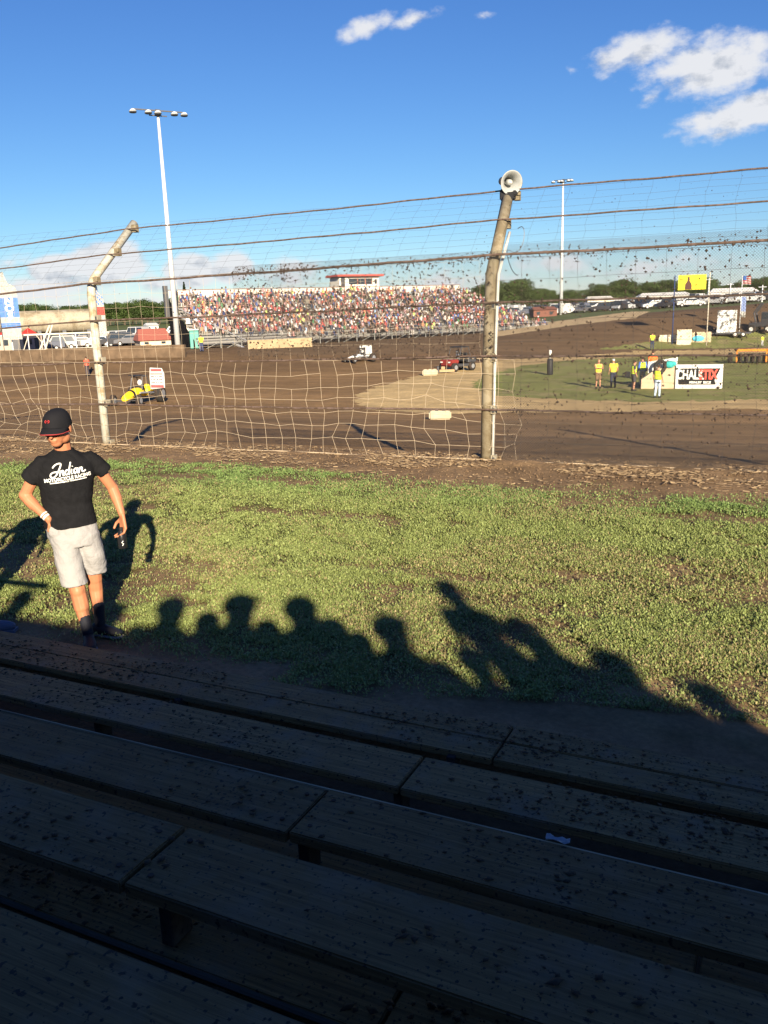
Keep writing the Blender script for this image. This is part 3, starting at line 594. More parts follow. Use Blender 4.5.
# ------------------------------------------------------------------ PEOPLE
def head_prims(bm, c, R3, s=1.0, detail=True):
    P = lambda x, y, z: Vector(c)+R3 @ (Vector((x, y, z))*s)
    def E(x, y, z, a, b, d): ell(bm, P(x, y, z), (a*s, b*s, d*s), R3)
    E(0, .0, .02, .074, .094, .088); E(0, .035, -.03, .060, .062, .075); E(0, .055, -.083, .036, .038, .028)
    E(-.035, .01, -.065, .035, .05, .035); E(.035, .01, -.065, .035, .05, .035)
    if detail:
        cap_(bm, P(0, .09, .012), P(0, .112, -.028), .009*s, .013*s, 8); E(0, .082, .012, .048, .012, .010)
        E(0, .089, -.056, .026, .012, .008); E(0, .086, -.068, .022, .012, .008)
        E(-.033, .078, -.02, .02, .014, .02); E(.033, .078, -.02, .02, .014, .02)
    E(-.076, -.004, -.012, .010, .018, .030); E(.076, -.004, -.012, .010, .018, .030)
def hand_prims(bm, wrist, dirn, side, fwd, s=1.0, curl=.35):
    """palm, four bent fingers, thumb"""
    d = Vector(dirn).normalized(); f = Vector(fwd); f = (f-d*f.dot(d)).normalized(); sd = d.cross(f)*side
    w = Vector(wrist); palm = w+d*.05*s
    for k in range(4): cap_(bm, w+sd*(-.012+.008*k)*s, w+d*.088*s+sd*(-.03+.02*k)*s, .014*s, .011*s, 8)
    for k, ln in enumerate((.072, .082, .077, .060)):
        b = w+d*.088*s+sd*(-.031+.0205*k)*s; a1 = curl; m1 = b+(d*math.cos(a1)+f*math.sin(a1))*ln*.5*s; a2 = curl*2.4; m2 = m1+(d*math.cos(a2)+f*math.sin(a2))*ln*.5*s
        cap_(bm, b, m1, .0092*s, .0085*s, 8); cap_(bm, m1, m2, .0085*s, .007*s, 8)
    b = w+d*.03*s-sd*.028*s; m1 = b+(d*.6-sd*.65+f*.45).normalized()*.042*s; m2 = m1+(d*.85+f*.5).normalized()*.034*s
    cap_(bm, b, m1, .013*s, .0105*s, 8); cap_(bm, m1, m2, .0105*s, .009*s, 8)
def make_person(label, loc, rz, shirt, legs, hair='hair', cap=None, pose='stand', h=1.75, vox=.022, group=None, shorts=False, vest=None, arms=None, lean=0, hs=1.0, stocky=False, skin='skin_pale', leg_spread=.10, bare_arms=True, name='person'):
    """local frame: +Y is the way the person faces"""
    s = h/1.75; p = thing(name, label, 'person', loc, rz, group)
    J = {}
    if pose == 'stand':
        J = dict(hip=(0,0,.93), neck=(0,.02+lean,1.45), head=(0,.05+lean*1.3,1.62)); hipz = .93
        for sd, k in ((-1, 'R'), (1, 'L')):
            J['sh'+k] = (sd*.185, lean, 1.40); J['hj'+k] = (sd*.09, 0, .92); J['kn'+k] = (sd*leg_spread, .03, .49); J['an'+k] = (sd*(leg_spread+.02), -.02, .09)
            J['el'+k] = (sd*.25, -.03+lean*.7, 1.12); J['wr'+k] = (sd*.25, .10, .88)
    else:   # seated, origin at the seat surface
        J = dict(hip=(0,-.02,.10), neck=(0,.04+lean,.58), head=(0,.08+lean*1.3,.755))
        for sd, k in ((-1, 'R'), (1, 'L')):
            J['sh'+k] = (sd*.185, .02+lean, .54); J['hj'+k] = (sd*.09, 0, .09); J['kn'+k] = (sd*.13, .42, .08); J['an'+k] = (sd*.12, .40, -.34)
            J['el'+k] = (sd*.24, .10+lean, .28); J['wr'+k] = (sd*.12, .34, .17)
    if arms:
        J.update(arms)
    if stocky:
        J['head'] = (J['head'][0]+random.uniform(-.03, .03), J['head'][1]+.03, J['head'][2]-.01); J['neck'] = (0, J['neck'][1], J['neck'][2]+.05)
        for k, sd in (('R', -1), ('L', 1)):
            J['sh'+k] = (sd*.20, J['sh'+k][1], J['sh'+k][2]+.045); J['el'+k] = (sd*random.uniform(.25, .33), J['el'+k][1], J['el'+k][2]+random.uniform(-.02, .06))
    V3 = {k: Vector(v)*s for k, v in J.items()}
    bm = bmesh.new(); R3 = Matrix.Rotation(-.12, 3, 'X')
    head_prims(bm, V3['head'], R3, s, vox < .016); cap_(bm, V3['neck']-Vector((0,0,.05))*s, V3['head']-Vector((0,.02,.05))*s, .055*s, .05*s)
    cap_(bm, V3['hip'], V3['neck']-Vector((0,0,.12))*s, .10*s, .10*s)
    for k, sd in (('R', -1), ('L', 1)):
        cap_(bm, V3['sh'+k], V3['el'+k], .044*s, .036*s); cap_(bm, V3['el'+k], V3['wr'+k], .036*s, .024*s); cap_(bm, V3['neck'], V3['sh'+k], .05*s, .045*s)
        d = (V3['wr'+k]-V3['el'+k]).normalized()
        if vox < .016: hand_prims(bm, V3['wr'+k], d, sd, (0, 1, .2), s)
        else:
            cap_(bm, V3['wr'+k], V3['wr'+k]+d*.09*s, .026*s, .022*s, 8)
        cap_(bm, V3['hj'+k], V3['kn'+k], .085*s, .055*s); cap_(bm, V3['kn'+k], V3['an'+k], .056*s, .036*s)
    if stocky: cap_(bm, V3['neck']-Vector((0,0,.02))*s, V3['head']-Vector((0,.01,.03))*s, .085*s, .07*s)
    fuse('body', bm, skin, p, vox*.8, 2)
    bm = bmesh.new(); up = (V3['neck']-V3['hip']); X_ = Vector((1,0,0)); Y_ = Vector((0,1,0)); hp_ = V3['hip']
    loft(bm, [(hp_+up*t, a*s, b*s, X_, Y_) for t, a, b in ((-.02,.175,.125),(.25,.165,.12),(.55,.185,.13),(.80,.20,.125),(.93,.17,.10),(1.02,.12 if stocky else .07,.085 if stocky else .065))], 16)
    for k in 'RL':
        e = V3['sh'+k]+(V3['el'+k]-V3['sh'+k])*(.55 if bare_arms else .95); tube(bm, [V3['sh'+k]-Vector((0,0,0)), e], [.068*s, .066*s], 10); ell(bm, V3['sh'+k], (.068*s,)*3)
        if not bare_arms: tube(bm, [V3['el'+k], V3['wr'+k]], [.056*s, .04*s], 10)
    fuse('shirt', bm, shirt, p, vox, 3)
    bm = bmesh.new()
    if pose == 'stand': loft(bm, [(hp_+Vector((0,0,z))*s, a*s, b*s, X_, Y_) for z, a, b in ((.08,.16,.11),(0,.175,.13),(-.09,.175,.13))], 14)
    else: ell(bm, hp_+Vector((0,.03,-.01))*s, (.18*s,.15*s,.10*s))
    for k in 'RL':
        kn, an, hj = V3['kn'+k], V3['an'+k], V3['hj'+k]
        if shorts: tube(bm, [hj, kn+(hj-kn)*.05], [.10*s, .085*s], 12)
        else: tube(bm, [hj, kn], [.10*s, .075*s], 12); ell(bm, kn, (.075*s,)*3); tube(bm, [kn, an+(kn-an)*.03], [.074*s, .058*s], 12)
    fuse('shorts' if shorts else 'trousers', bm, legs, p, vox, 3)
    for k in 'RL':
        bm = bmesh.new(); a = V3['an'+k]; ell(bm, a+Vector((0,.07,-.045))*s, (.048*s,.135*s,.042*s)); ell(bm, a+Vector((0,-.0,-.02))*s, (.045*s,.055*s,.06*s)); obj('shoe', bm, 'black', p, smooth=True)
    if vest:
        bm = bmesh.new(); loft(bm, [(hp_+up*t, a*s, b*s, X_, Y_) for t, a, b in ((.10,.19,.138),(.35,.185,.135),(.6,.20,.145),(.84,.205,.138),(.96,.14,.11))], 16); fuse('vest', bm, vest, p, vox, 2)
        bm = bmesh.new()
        for t in (.3, .62):
            loft(bm, [(hp_+up*(t+q), .203*s, .150*s, X_, Y_) for q in (-.03, .03)], 16, cap=False)
        obj('reflective_band', bm, cmat((.85,.45,.12)), p)
    bm = bmesh.new(); hc_ = V3['head']+R3 @ Vector((0,-.006,.035))*s
    if cap:
        ell(bm, hc_, (.084*s*hs,.10*s*hs,.085*s*hs), R3); ell(bm, V3['head']+R3 @ Vector((0,.115,.045))*s, (.065*s,.075*s,.01*s), R3); obj('cap', bm, cap, p, smooth=True)
    else:
        ell(bm, hc_+Vector((0,-.012,.004))*s, (.083*s*hs,.097*s*hs,.088*s*hs), R3); obj('hair', bm, hair, p, smooth=True)
    return p
# spectators behind the camera whose heads shade the grass
heads = [(172,600,-1.95,'sit'),(235,597,-1.95,'sit'),(296,600,-1.95,'sit'),(326,621,-1.2,'sit'),(378,618,-1.95,'sit'),(428,592,-1.95,'stand'),(508,619,-1.95,'sit'),(588,650,-1.95,'sit'),(690,690,-1.95,'sit'),(766,664,-1.95,'sit'),(20,600,-1.95,'sit'),(110,612,-1.95,'sit'),(206,634,-1.2,'sit'),(268,636,-1.2,'sit'),(352,645,-1.2,'sit'),(465,655,-1.2,'sit'),(548,676,-1.2,'sit'),(645,704,-1.2,'sit'),(735,722,-1.95,'sit')]
desc = ['white tee and straw blond hair','navy tee and black cap','grey tee, dark hair','red tee, short dark hair','green polo and tan cap','blue shirt standing up','olive tee and brown hair','orange shirt and cap','purple tee, dark hair','sky blue shirt, big hat','brown tee, dark hair','dark grey tee, cap','mint tee, short hair','wine red tee, short hair','beige shirt, grey hair','mustard tee, dark hair','teal shirt, dark hair','black shirt, dark hair','cream shirt, brown hair']
cols_ = [(.7,.7,.7),(.03,.05,.2),(.3,.3,.3),(.5,.04,.04),(.05,.25,.1),(.05,.15,.4),(.15,.15,.06),(.6,.2,.03),(.2,.05,.25),(.2,.4,.6),(.15,.08,.05),(.1,.1,.1),(.3,.6,.45),(.25,.03,.08),(.5,.42,.3),(.5,.35,.05),(.03,.3,.3),(.02,.02,.02),(.6,.55,.42)]
for i, (px, py, yy, ps) in enumerate(heads):
    G = at(px, py); t = (G[1]-(yy+.08))/SDIR[1]; hpz = t*math.tan(SUN_EL); x = G[0]-SDIR[0]*t
    if ps == 'sit':
        seat = dict(SEAT)[yy]; hh = (hpz-seat)/.875*1.75; hh = min(2.0, max(1.6, hh)); z0 = hpz-hh/1.75*.875
        make_person('seated spectator behind the camera in '+desc[i], (x, yy, max(z0, seat-.02)), 0, cmat(cols_[i]), cmat((.06,.07,.12)), cap=(cmat((.1,.1,.1)) if i in (1,4,7,9,11) else None), pose='sit', h=hh, vox=.022, hs=1.14, stocky=True).scale = ((1.3, 1.3, 1) if i < 6 else (1.12, 1.15, 1))
    else:
        fz = dict(SEAT)[yy]-.38; hh = min(2.0, max(1.5, (hpz-fz)/1.745*1.75)); make_person('spectator behind the camera in '+desc[i], (x, yy+.30, fz), 0, cmat(cols_[i]), cmat((.06,.07,.12)), pose='stand', h=hh, vox=.022, hs=1.45, stocky=True, arms=dict(elR=(-.22,.02,1.14), elL=(.22,.02,1.14), wrR=(-.10,.2,1.0), wrL=(.10,.2,1.0))).scale = (.95, .95, 1)
# the standing person just outside the left edge, one shoe in frame
o_ = at(-48, 634); make_person('person in blue shoes standing at the foot of the bleacher just left of the frame', (o_[0], o_[1], 0), math.pi+.9, cmat((.3,.3,.3)), cmat((.04,.05,.09)), pose='stand', h=1.72, vox=.018)
pb = at(4, 633)
bm = bmesh.new(); ell(bm, (0, 0, .05), (.14, .052, .05)); box(bm, (0, 0, .012), (.27, .10, .024))
so_ = obj('shoe', bm, mat('shoe_blue', (.10,.12,.18), .7), None, smooth=False)
so_.parent = [o for o in bpy.data.objects if o.get('label', '').startswith('person in blue shoes')][0]
so_.matrix_parent_inverse = Matrix(); import mathutils
par = so_.parent; inv_m = (Matrix.Translation(par.location) @ Matrix.Rotation(par.rotation_euler.z, 4, 'Z')).inverted(); so_.matrix_local = inv_m @ Matrix.Translation((pb[0]-.05, pb[1], 0)) @ Matrix.Rotation(.5, 4, 'Z')
# infield officials
LIME = (.62,.85,.04); YEL = (.85,.80,.05)
def person_px(label, px, py, shirt, legs, rz=0, **k):
    p = hit(px, py); return make_person(label, tuple(p), facing(p)+rz+math.pi*0, cmat(shirt), cmat(legs), **k)
ARM_UP = dict(elL=(.22,.18,1.22), wrL=(.02,.28,1.25), elR=(-.22,.18,1.2), wrR=(-.02,.28,1.22))
person_px('infield official in yellow vest and brown shorts raising both hands, leftmost of the group', 598, 388.5, (.75,.35,.15), (.16,.10,.06), rz=math.pi+.3, shorts=True, vest=cmat(YEL), arms=ARM_UP, hair='hair_fair')
person_px('infield official in yellow orange vest, dark trousers and white cap', 613, 388, (.80,.70,.05), (.03,.035,.06), rz=.3, vest=cmat((.9,.62,.05)), cap='white')
person_px('infield official in lime vest and dark shorts carrying black gear', 633, 391, (.05,.05,.06), (.05,.045,.05), rz=-1.2, shorts=True, vest=cmat(LIME))
person_px('infield official in lime vest with blue sleeves and khaki trousers', 642, 386, (.05,.12,.4), (.45,.38,.27), rz=.4, vest=cmat(LIME), bare_arms=False)
person_px('man in bright orange shirt behind the low barricade', 652, 381, (.9,.16,.03), (.05,.05,.07), rz=.2, h=1.95)
person_px('official in lime and black vest and light jeans nearest to the camera on the infield', 657, 398, (.03,.03,.03), (.42,.52,.62), rz=-.4, vest=cmat(LIME))
person_px('distant flagman in lime shirt alone beyond the dirt lane', 652, 350, LIME, (.03,.04,.08), rz=.2, vox=.03)
person_px('worker in lime vest beyond the orange harrow at the right edge', 762, 347, LIME, (.35,.35,.36), rz=.6, vox=.03, vest=cmat(LIME), h=1.2)
person_px('track marshal in red shirt beyond the fence next to the left post', 88, 376, (.85,.10,.06), (.05,.04,.05), rz=.5, vox=.03)
person_px('man in lime shirt by the green portable toilets beside the grandstand', 202, 352, LIME, (.05,.06,.12), rz=.1, vox=.03)
person_px('track worker in black and white half hidden behind the muddy post', 486, 362, (.6,.6,.6), (.03,.03,.03), rz=.3, vox=.03)
# camera / gear held by the official
g = hit(633, 391); bm = bmesh.new(); box(bm, (0,0,0), (.3,.16,.34)); box(bm, (-.2,0,.06), (.2,.09,.09)); bevel_all(bm, .03, 2); o = obj('gear_bag', bm, 'black', None, loc=(g[0]-.32, g[1]-.12, g[2]+.95)); tag(o, 'black camera gear bag carried by the official in dark shorts', 'bag')
# ---------------------------------------------------------------- main man
F0 = Vector(at(95, 637)); nf = Vector((-F0.x, -F0.y, 0)).normalized(); rv = Vector((-nf.y, nf.x, 0))
if rv.dot(Vector(cr)) < 0: rv = -rv
man = thing('person', 'man in black lettered tee, black cap and light grey shorts walking by the bleacher', 'person', F0)
def Q(r, u, f=0): return rv*r+nf*f+Vector((0, 0, u))
Ux = Vector((0,0,1))
hfw = (Q(-.40, -.20, .90)).normalized(); hxr = hfw.cross(Ux).normalized(); hup = hxr.cross(hfw)
R3 = Matrix((hxr, hfw, hup)).transposed(); HC = Q(-.088, 1.678, .055)
bm = bmesh.new(); head_prims(bm, HC, R3, 1.18)
cap_(bm, Q(-.065, 1.45, -.01), HC+R3 @ Vector((0,-.03,-.06)), .064, .060)
cap_(bm, Q(-.065, 1.40, 0), Q(-.235, 1.40, 0), .055, .042); cap_(bm, Q(-.065, 1.40, 0), Q(.115, 1.40, 0), .055, .042)
cap_(bm, Q(-.065, 1.0, 0), Q(-.065, 1.35, 0), .12, .13)
cap_(bm, Q(-.255, 1.385, 0), Q(-.372, 1.175, -.03), .052, .043); cap_(bm, Q(-.372, 1.18, -.03), Q(-.32, 1.11, .01), .046, .045); cap_(bm, Q(-.345, 1.14, -.005), Q(-.225, 1.005, .09), .045, .028)
cap_(bm, Q(.135, 1.39, 0), Q(.255, 1.17, -.03), .052, .042); cap_(bm, Q(.255, 1.17, -.03), Q(.275, 1.09, .0), .044, .043); cap_(bm, Q(.268, 1.12, -.01), Q(.298, .975, .05), .043, .027)
hand_prims(bm, Q(-.228, 1.0, .092), Q(.085, -.11, -.035), 1, Q(0, -.3, -.3), 1.0, .1)
wl = Q(.298, .97, .055); hand_prims(bm, wl, Q(0, -1, .10), -1, Q(-.8, 0, .35), 1.18, .5)
cap_(bm, Q(-.13, .93, 0), Q(-.085, .43, .10), .09, .062); cap_(bm, Q(-.085, .43, .10), Q(-.07, .30, .115), .060, .060); cap_(bm, Q(-.075, .33, .105), Q(-.047, .10, .15), .060, .036); ell(bm, Q(-.085, .43, .118), (.050,.050,.06))
cap_(bm, Q(.02, .93, 0), Q(.048, .46, -.06), .09, .060); cap_(bm, Q(.048, .46, -.06), Q(.046, .33, -.09), .058, .058); cap_(bm, Q(.046, .36, -.08), Q(.05, .10, -.02), .058, .036)
fuse('body', bm, 'skin', man, .0058, 3)
# eyes
for sx_ in (-1, 1):
    bm = bmesh.new(); ell(bm, HC+R3 @ Vector((sx_*.036, .098, -.004)), (.013,.009,.006), R3); obj('eye', bm, 'hair', man, smooth=True)
bm = bmesh.new(); ell(bm, HC+R3 @ Vector((0,-.045,.012)), (.089,.080,.072), R3); obj('hair', bm, mat('stubble', (.10,.06,.04), .9), man, smooth=True)
# shirt
bm = bmesh.new(); X_, Y_ = rv, nf
loft(bm, [(Q(c, u, f), a, b, X_, Y_) for c, u, a, b, f in ((-.072,.925,.196,.135,.01),(-.078,1.0,.190,.128,.01),(-.078,1.10,.180,.118,.01),(-.07,1.22,.196,.13,.012),(-.063,1.33,.214,.138,.015),(-.06,1.40,.205,.125,.01),(-.06,1.45,.165,.10,.0),(-.062,1.485,.10,.082,.0),(-.064,1.505,.072,.075,.0))], 28)
tube(bm, [Q(-.20, 1.425, 0), Q(-.27, 1.36, 0), Q(-.330, 1.290, -.01)], [.068, .070, .067], 16); ell(bm, Q(-.215, 1.40, 0), (.075,.075,.07))
tube(bm, [Q(.08, 1.425, 0), Q(.15, 1.37, 0), Q(.212, 1.300, -.01)], [.068, .069, .065], 16); ell(bm, Q(.095, 1.40, 0), (.075,.075,.07))
shirt = fuse('shirt', bm, 'tee_black', man, .008, 4, wrinkle=.017, wfreq=7)
bm = bmesh.new(); ring = []
for k in range(25): a = k/24*2*math.pi; ring.append(Q(-.064+.068*math.cos(a), 1.503-.018*max(0, math.sin(a)), .0+.071*math.sin(a)))
tube(bm, ring, .008, 6); obj('collar', bm, 'tee_black', man, smooth=True)
bvh = BVHTree.FromPolygons([v.co.copy() for v in shirt.data.vertices], [list(p.vertices) for p in shirt.data.polygons])
def print_on(s, size, r, u, shear=0, bold=0, sx=1., rot=0, rect=None):
    if rect:
        me = bpy.data.meshes.new('p'); bm = bmesh.new(); nn = 12; w_, h_ = rect; top = [bm.verts.new((-w_/2+w_*i/nn, h_/2, .001)) for i in range(nn+1)]; bot = [bm.verts.new((-w_/2+w_*i/nn, -h_/2, .001)) for i in range(nn+1)]
        for i in range(nn): bm.faces.new((bot[i], bot[i+1], top[i+1], top[i]))
        bm.to_mesh(me); bm.free()
    else:
        me = text_mesh(s, size, .0012, shear, bold, sx)
        bm = bmesh.new(); bm.from_mesh(me); bmesh.ops.subdivide_edges(bm, edges=[e for e in bm.edges if e.calc_length() > .012], cuts=2, use_grid_fill=False); bmesh.ops.triangulate(bm, faces=bm.faces); bm.to_mesh(me); bm.free()
    for v in me.vertices:
        x, y = v.co.x, v.co.y; x, y = x*math.cos(rot)-y*math.sin(rot), x*math.sin(rot)+y*math.cos(rot)
        p = Q(r+x, u+y, .6); h_ = bvh.ray_cast(p, -nf)
        v.co = (h_[0]+nf*(.0025+max(0, v.co.z))) if h_[0] is not None else Q(r+x, u+y, .15)
    me.materials.clear(); return link_mesh('shirt_print', me, 'print_white', man)
STR = [[(-.18,.72),(-.02,.92),(.25,1.0),(.47,.97),(.42,.78),(.28,.45),(.12,.12),(-.12,-.06),(-.34,.04),(-.34,.26),(-.12,.40),(.22,.36)],
 [(.44,.44),(.40,.22),(.36,.0)],[(.40,.22),(.52,.42),(.64,.42),(.63,.22),(.60,.04),(.72,.04)],[(1.02,.36),(.90,.45),(.78,.32),(.76,.12),(.88,.02),(1.0,.14)],[(1.16,.95),(1.06,.45),(1.01,.06),(1.12,.03)],
 [(1.25,.43),(1.20,.12),(1.30,.03)],[(1.29,.60),(1.31,.64)],[(1.66,.36),(1.54,.45),(1.42,.32),(1.40,.12),(1.50,.02),(1.63,.16)],[(1.70,.44),(1.64,.10),(1.74,.03)],[(1.86,.44),(1.82,.2),(1.79,.0)],[(1.82,.24),(1.94,.43),(2.05,.40),(2.02,.1),(2.12,.03),(2.3,.14)]]
for st in STR:
    pts = []
    for (xa, ya), (xb, yb) in zip(st[:-1], st[1:]):
        for t_ in (0, .34, .67): pts.append((xa+(xb-xa)*t_, ya+(yb-ya)*t_))
    pts.append(st[-1])
    for _ in range(2): pts = [pts[0]]+[((pts[i-1][0]+pts[i][0]*2+pts[i+1][0])/4, (pts[i-1][1]+pts[i][1]*2+pts[i+1][1])/4) for i in range(1, len(pts)-1)]+[pts[-1]]
    P3 = []
    for (x, y) in pts:
        x = (x-.97)*.094+y*.018; y = (y-.45)*.092; x, y = x*math.cos(.09)-y*math.sin(.09), x*math.sin(.09)+y*math.cos(.09)
        h_ = bvh.ray_cast(Q(-.058+x, 1.372+y, .6), -nf); P3.append((h_[0] if h_[0] is not None else Q(-.058+x, 1.372+y, .14))+nf*.001)
    bm = bmesh.new(); tube(bm, P3, .0058, 6); obj('shirt_print', bm, 'print_white', man)
print_on('MOTORCYCLE RACING', .036, -.058, 1.308, bold=.0014, sx=.86, rot=.08)
print_on('', 0, -.135, 1.280, rect=(.10, .007), rot=.08); print_on('', 0, .025, 1.292, rect=(.10, .007), rot=.08); print_on('SINCE 1901', .015, -.056, 1.286, bold=.0005, rot=.08)
# shorts
bm = bmesh.new()
loft(bm, [(Q(c, u, f), a, b, X_, Y_) for c, u, a, b, f in ((-.068,1.0,.165,.11,0),(-.07,.93,.188,.122,0),(-.062,.84,.188,.13,.01),(-.055,.775,.178,.125,.01))], 24)
loft(bm, [(Q(-.145,.86,.01), .11, .12, X_, Y_), (Q(-.12,.66,.055), .098, .105, X_, Y_), (Q(-.10,.485,.10), .100, .10, X_, Y_)], 20)
loft(bm, [(Q(.025,.86,0), .105, .12, X_, Y_), (Q(.052,.66,-.01), .092, .10, X_, Y_), (Q(.060,.515,-.05), .080, .095, X_, Y_)], 20)
ell(bm, Q(-.175, .905, .055), (.065,.075,.085))
fuse('shorts', bm, 'shorts', man, .008, 3, wrinkle=.020, wfreq=6.5)
# socks and shoes
for (ax_, toe, upk) in (((-.047, .10, .15), (-.035, .03, .36), (-.06, .22, .13)), ((.05, .10, -.02), (.175, .03, .09), (.055, .235, -.035))):
    bm = bmesh.new(); cap_(bm, Q(*ax_), Q(*upk), .043, .047, 12); sk = fuse('sock', bm, cmat((.012,.013,.02)), man, .009, 2)
    a = Q(ax_[0], .045, ax_[2]); b = Q(*toe); d = (b-a); d.z = 0; d.normalize(); sdv = d.cross(Ux)
    bm = bmesh.new(); loft(bm, [(a-d*.07+Ux*.005, .034, .045, sdv, Ux), (a-d*.045+Ux*.005, .042, .052, sdv, Ux), (a+Ux*.01, .042, .055, sdv, Ux), (a+d*.07, .046, .042, sdv, Ux), (a+d*.13-Ux*.005, .050, .032, sdv, Ux), (a+d*.18-Ux*.01, .038, .024, sdv, Ux), (a+d*.20-Ux*.012, .02, .015, sdv, Ux)], 14); sh_ = fuse('shoe', bm, 'black', man, .008, 2)
    bm = bmesh.new(); loft(bm, [(a-d*.075-Ux*.037, .030, .014, sdv, Ux), (a-d*.04-Ux*.037, .044, .016, sdv, Ux), (a+d*.07-Ux*.037, .049, .016, sdv, Ux), (a+d*.14-Ux*.037, .053, .015, sdv, Ux), (a+d*.19-Ux*.037, .038, .014, sdv, Ux), (a+d*.208-Ux*.035, .02, .012, sdv, Ux)], 12); obj('sole', bm, cmat((.16,.17,.19)), man, smooth=True)
# cap
bm = bmesh.new(); rings = []
for k in range(10):
    a = k/9*math.pi/2*.98; rr = math.cos(a); rings.append((HC+R3 @ Vector((0, -.008-.006*math.sin(a), .0+.130*math.sin(a)**.85)), .098*rr**.72, .134*rr**.72, hxr, hfw))
loft(bm, rings, 26); capo = fuse('cap', bm, 'cap_black', man, .006, 2)
bm = bmesh.new(); g = {}
for i in range(15):
    for j in range(6):
        u = (i/14-.5)*2; t = j/5; yb = math.sqrt(max(0, 1-(u*.92)**2))*.128; ln = .078*math.sqrt(max(0, 1-abs(u)**2.6)); g[i, j] = bm.verts.new(HC+R3 @ Vector((u*.101, yb-.012+ln*t, .034-.026*u*u-.026*t)))
for i in range(14):
    for j in range(5):
        try: bm.faces.new((g[i, j], g[i+1, j], g[i+1, j+1], g[i, j+1]))
        except Exception: pass
bmesh.ops.remove_doubles(bm, verts=bm.verts, dist=.0005); r = bmesh.ops.solidify(bm, geom=bm.faces[:], thickness=.005); obj('brim', bm, 'cap_black', man, smooth=True)
bm = bmesh.new(); e_ = [g for g in ()]; pts = []
for i in range(15):
    u = (i/14-.5)*2; yb = math.sqrt(max(0, 1-(u*.92)**2))*.128; ln = .078*math.sqrt(max(0, 1-abs(u)**2.6)); pts.append(HC+R3 @ Vector((u*.101, yb-.012+ln, .007-.026*u*u)))
tube(bm, pts, .0032, 5); obj('brim_trim', bm, mat('trim_red', (.35,.04,.04), .8), man)
ec = HC+R3 @ Vector((0.012, .112, .078)); en = (R3 @ Vector((.0, .9, .5))).normalized(); ex = hxr; ey = en.cross(ex) if en.cross(ex).z > 0 else ex.cross(en)
bm = bmesh.new()
for sgn in (-1, 1):
    pts = [ec+ex*(sgn*(.004+.012*math.cos(t)))+ey*(.010*math.sin(t))+en*.004 for t in np.linspace(-1.4, 1.4, 9)]; tube(bm, pts, .0026, 5)
tube(bm, [ec-ex*.008+en*.004, ec+ex*.008+en*.004], .0022, 5); obj('emblem', bm, mat('emblem_red', (.45,.03,.03), .7), man)
# wristbands
bm = bmesh.new(); d = (Q(-.225,1.005,.09)-Q(-.345,1.14,-.005)).normalized(); x_, y_, _ = basis(d); c_ = Q(-.238,1.02,.08); loft(bm, [(c_-d*.008, .031, .031, x_, y_), (c_+d*.008, .031, .031, x_, y_)], 16); obj('wristband', bm, 'print_white', man)
bm = bmesh.new(); c_ = c_-d*.024; loft(bm, [(c_-d*.005, .033, .033, x_, y_), (c_+d*.005, .033, .033, x_, y_)], 16); obj('wristband', bm, 'print_white', man)
# bottle in hand
bt = thing('bottle', 'black insulated bottle with a small white mark in the walking man\'s hand', 'bottle', F0+Q(.278, .715, .085))
bm = bmesh.new(); loft(bm, [((0,0,z), r_, r_) for z, r_ in ((0,.030),(.006,.034),(.10,.034),(.13,.024),(.14,.017),(.15,.015))], 18); obj('bottle_body', bm, cmat((.012,.012,.014), .35), bt, smooth=True)
bm = bmesh.new(); loft(bm, [((0,0,z), r_, r_) for z, r_ in ((.15,.017),(.163,.017))], 14); obj('lid', bm, 'black', bt)
bm = bmesh.new(); tube(bm, [nf*.0355+rv*.006+Ux*.065, nf*.0355-rv*.006+Ux*.052, nf*.0355+rv*.007+Ux*.042, nf*.0355-rv*.003+Ux*.028], .0035, 5); obj('logo', bm, 'print_white', bt)
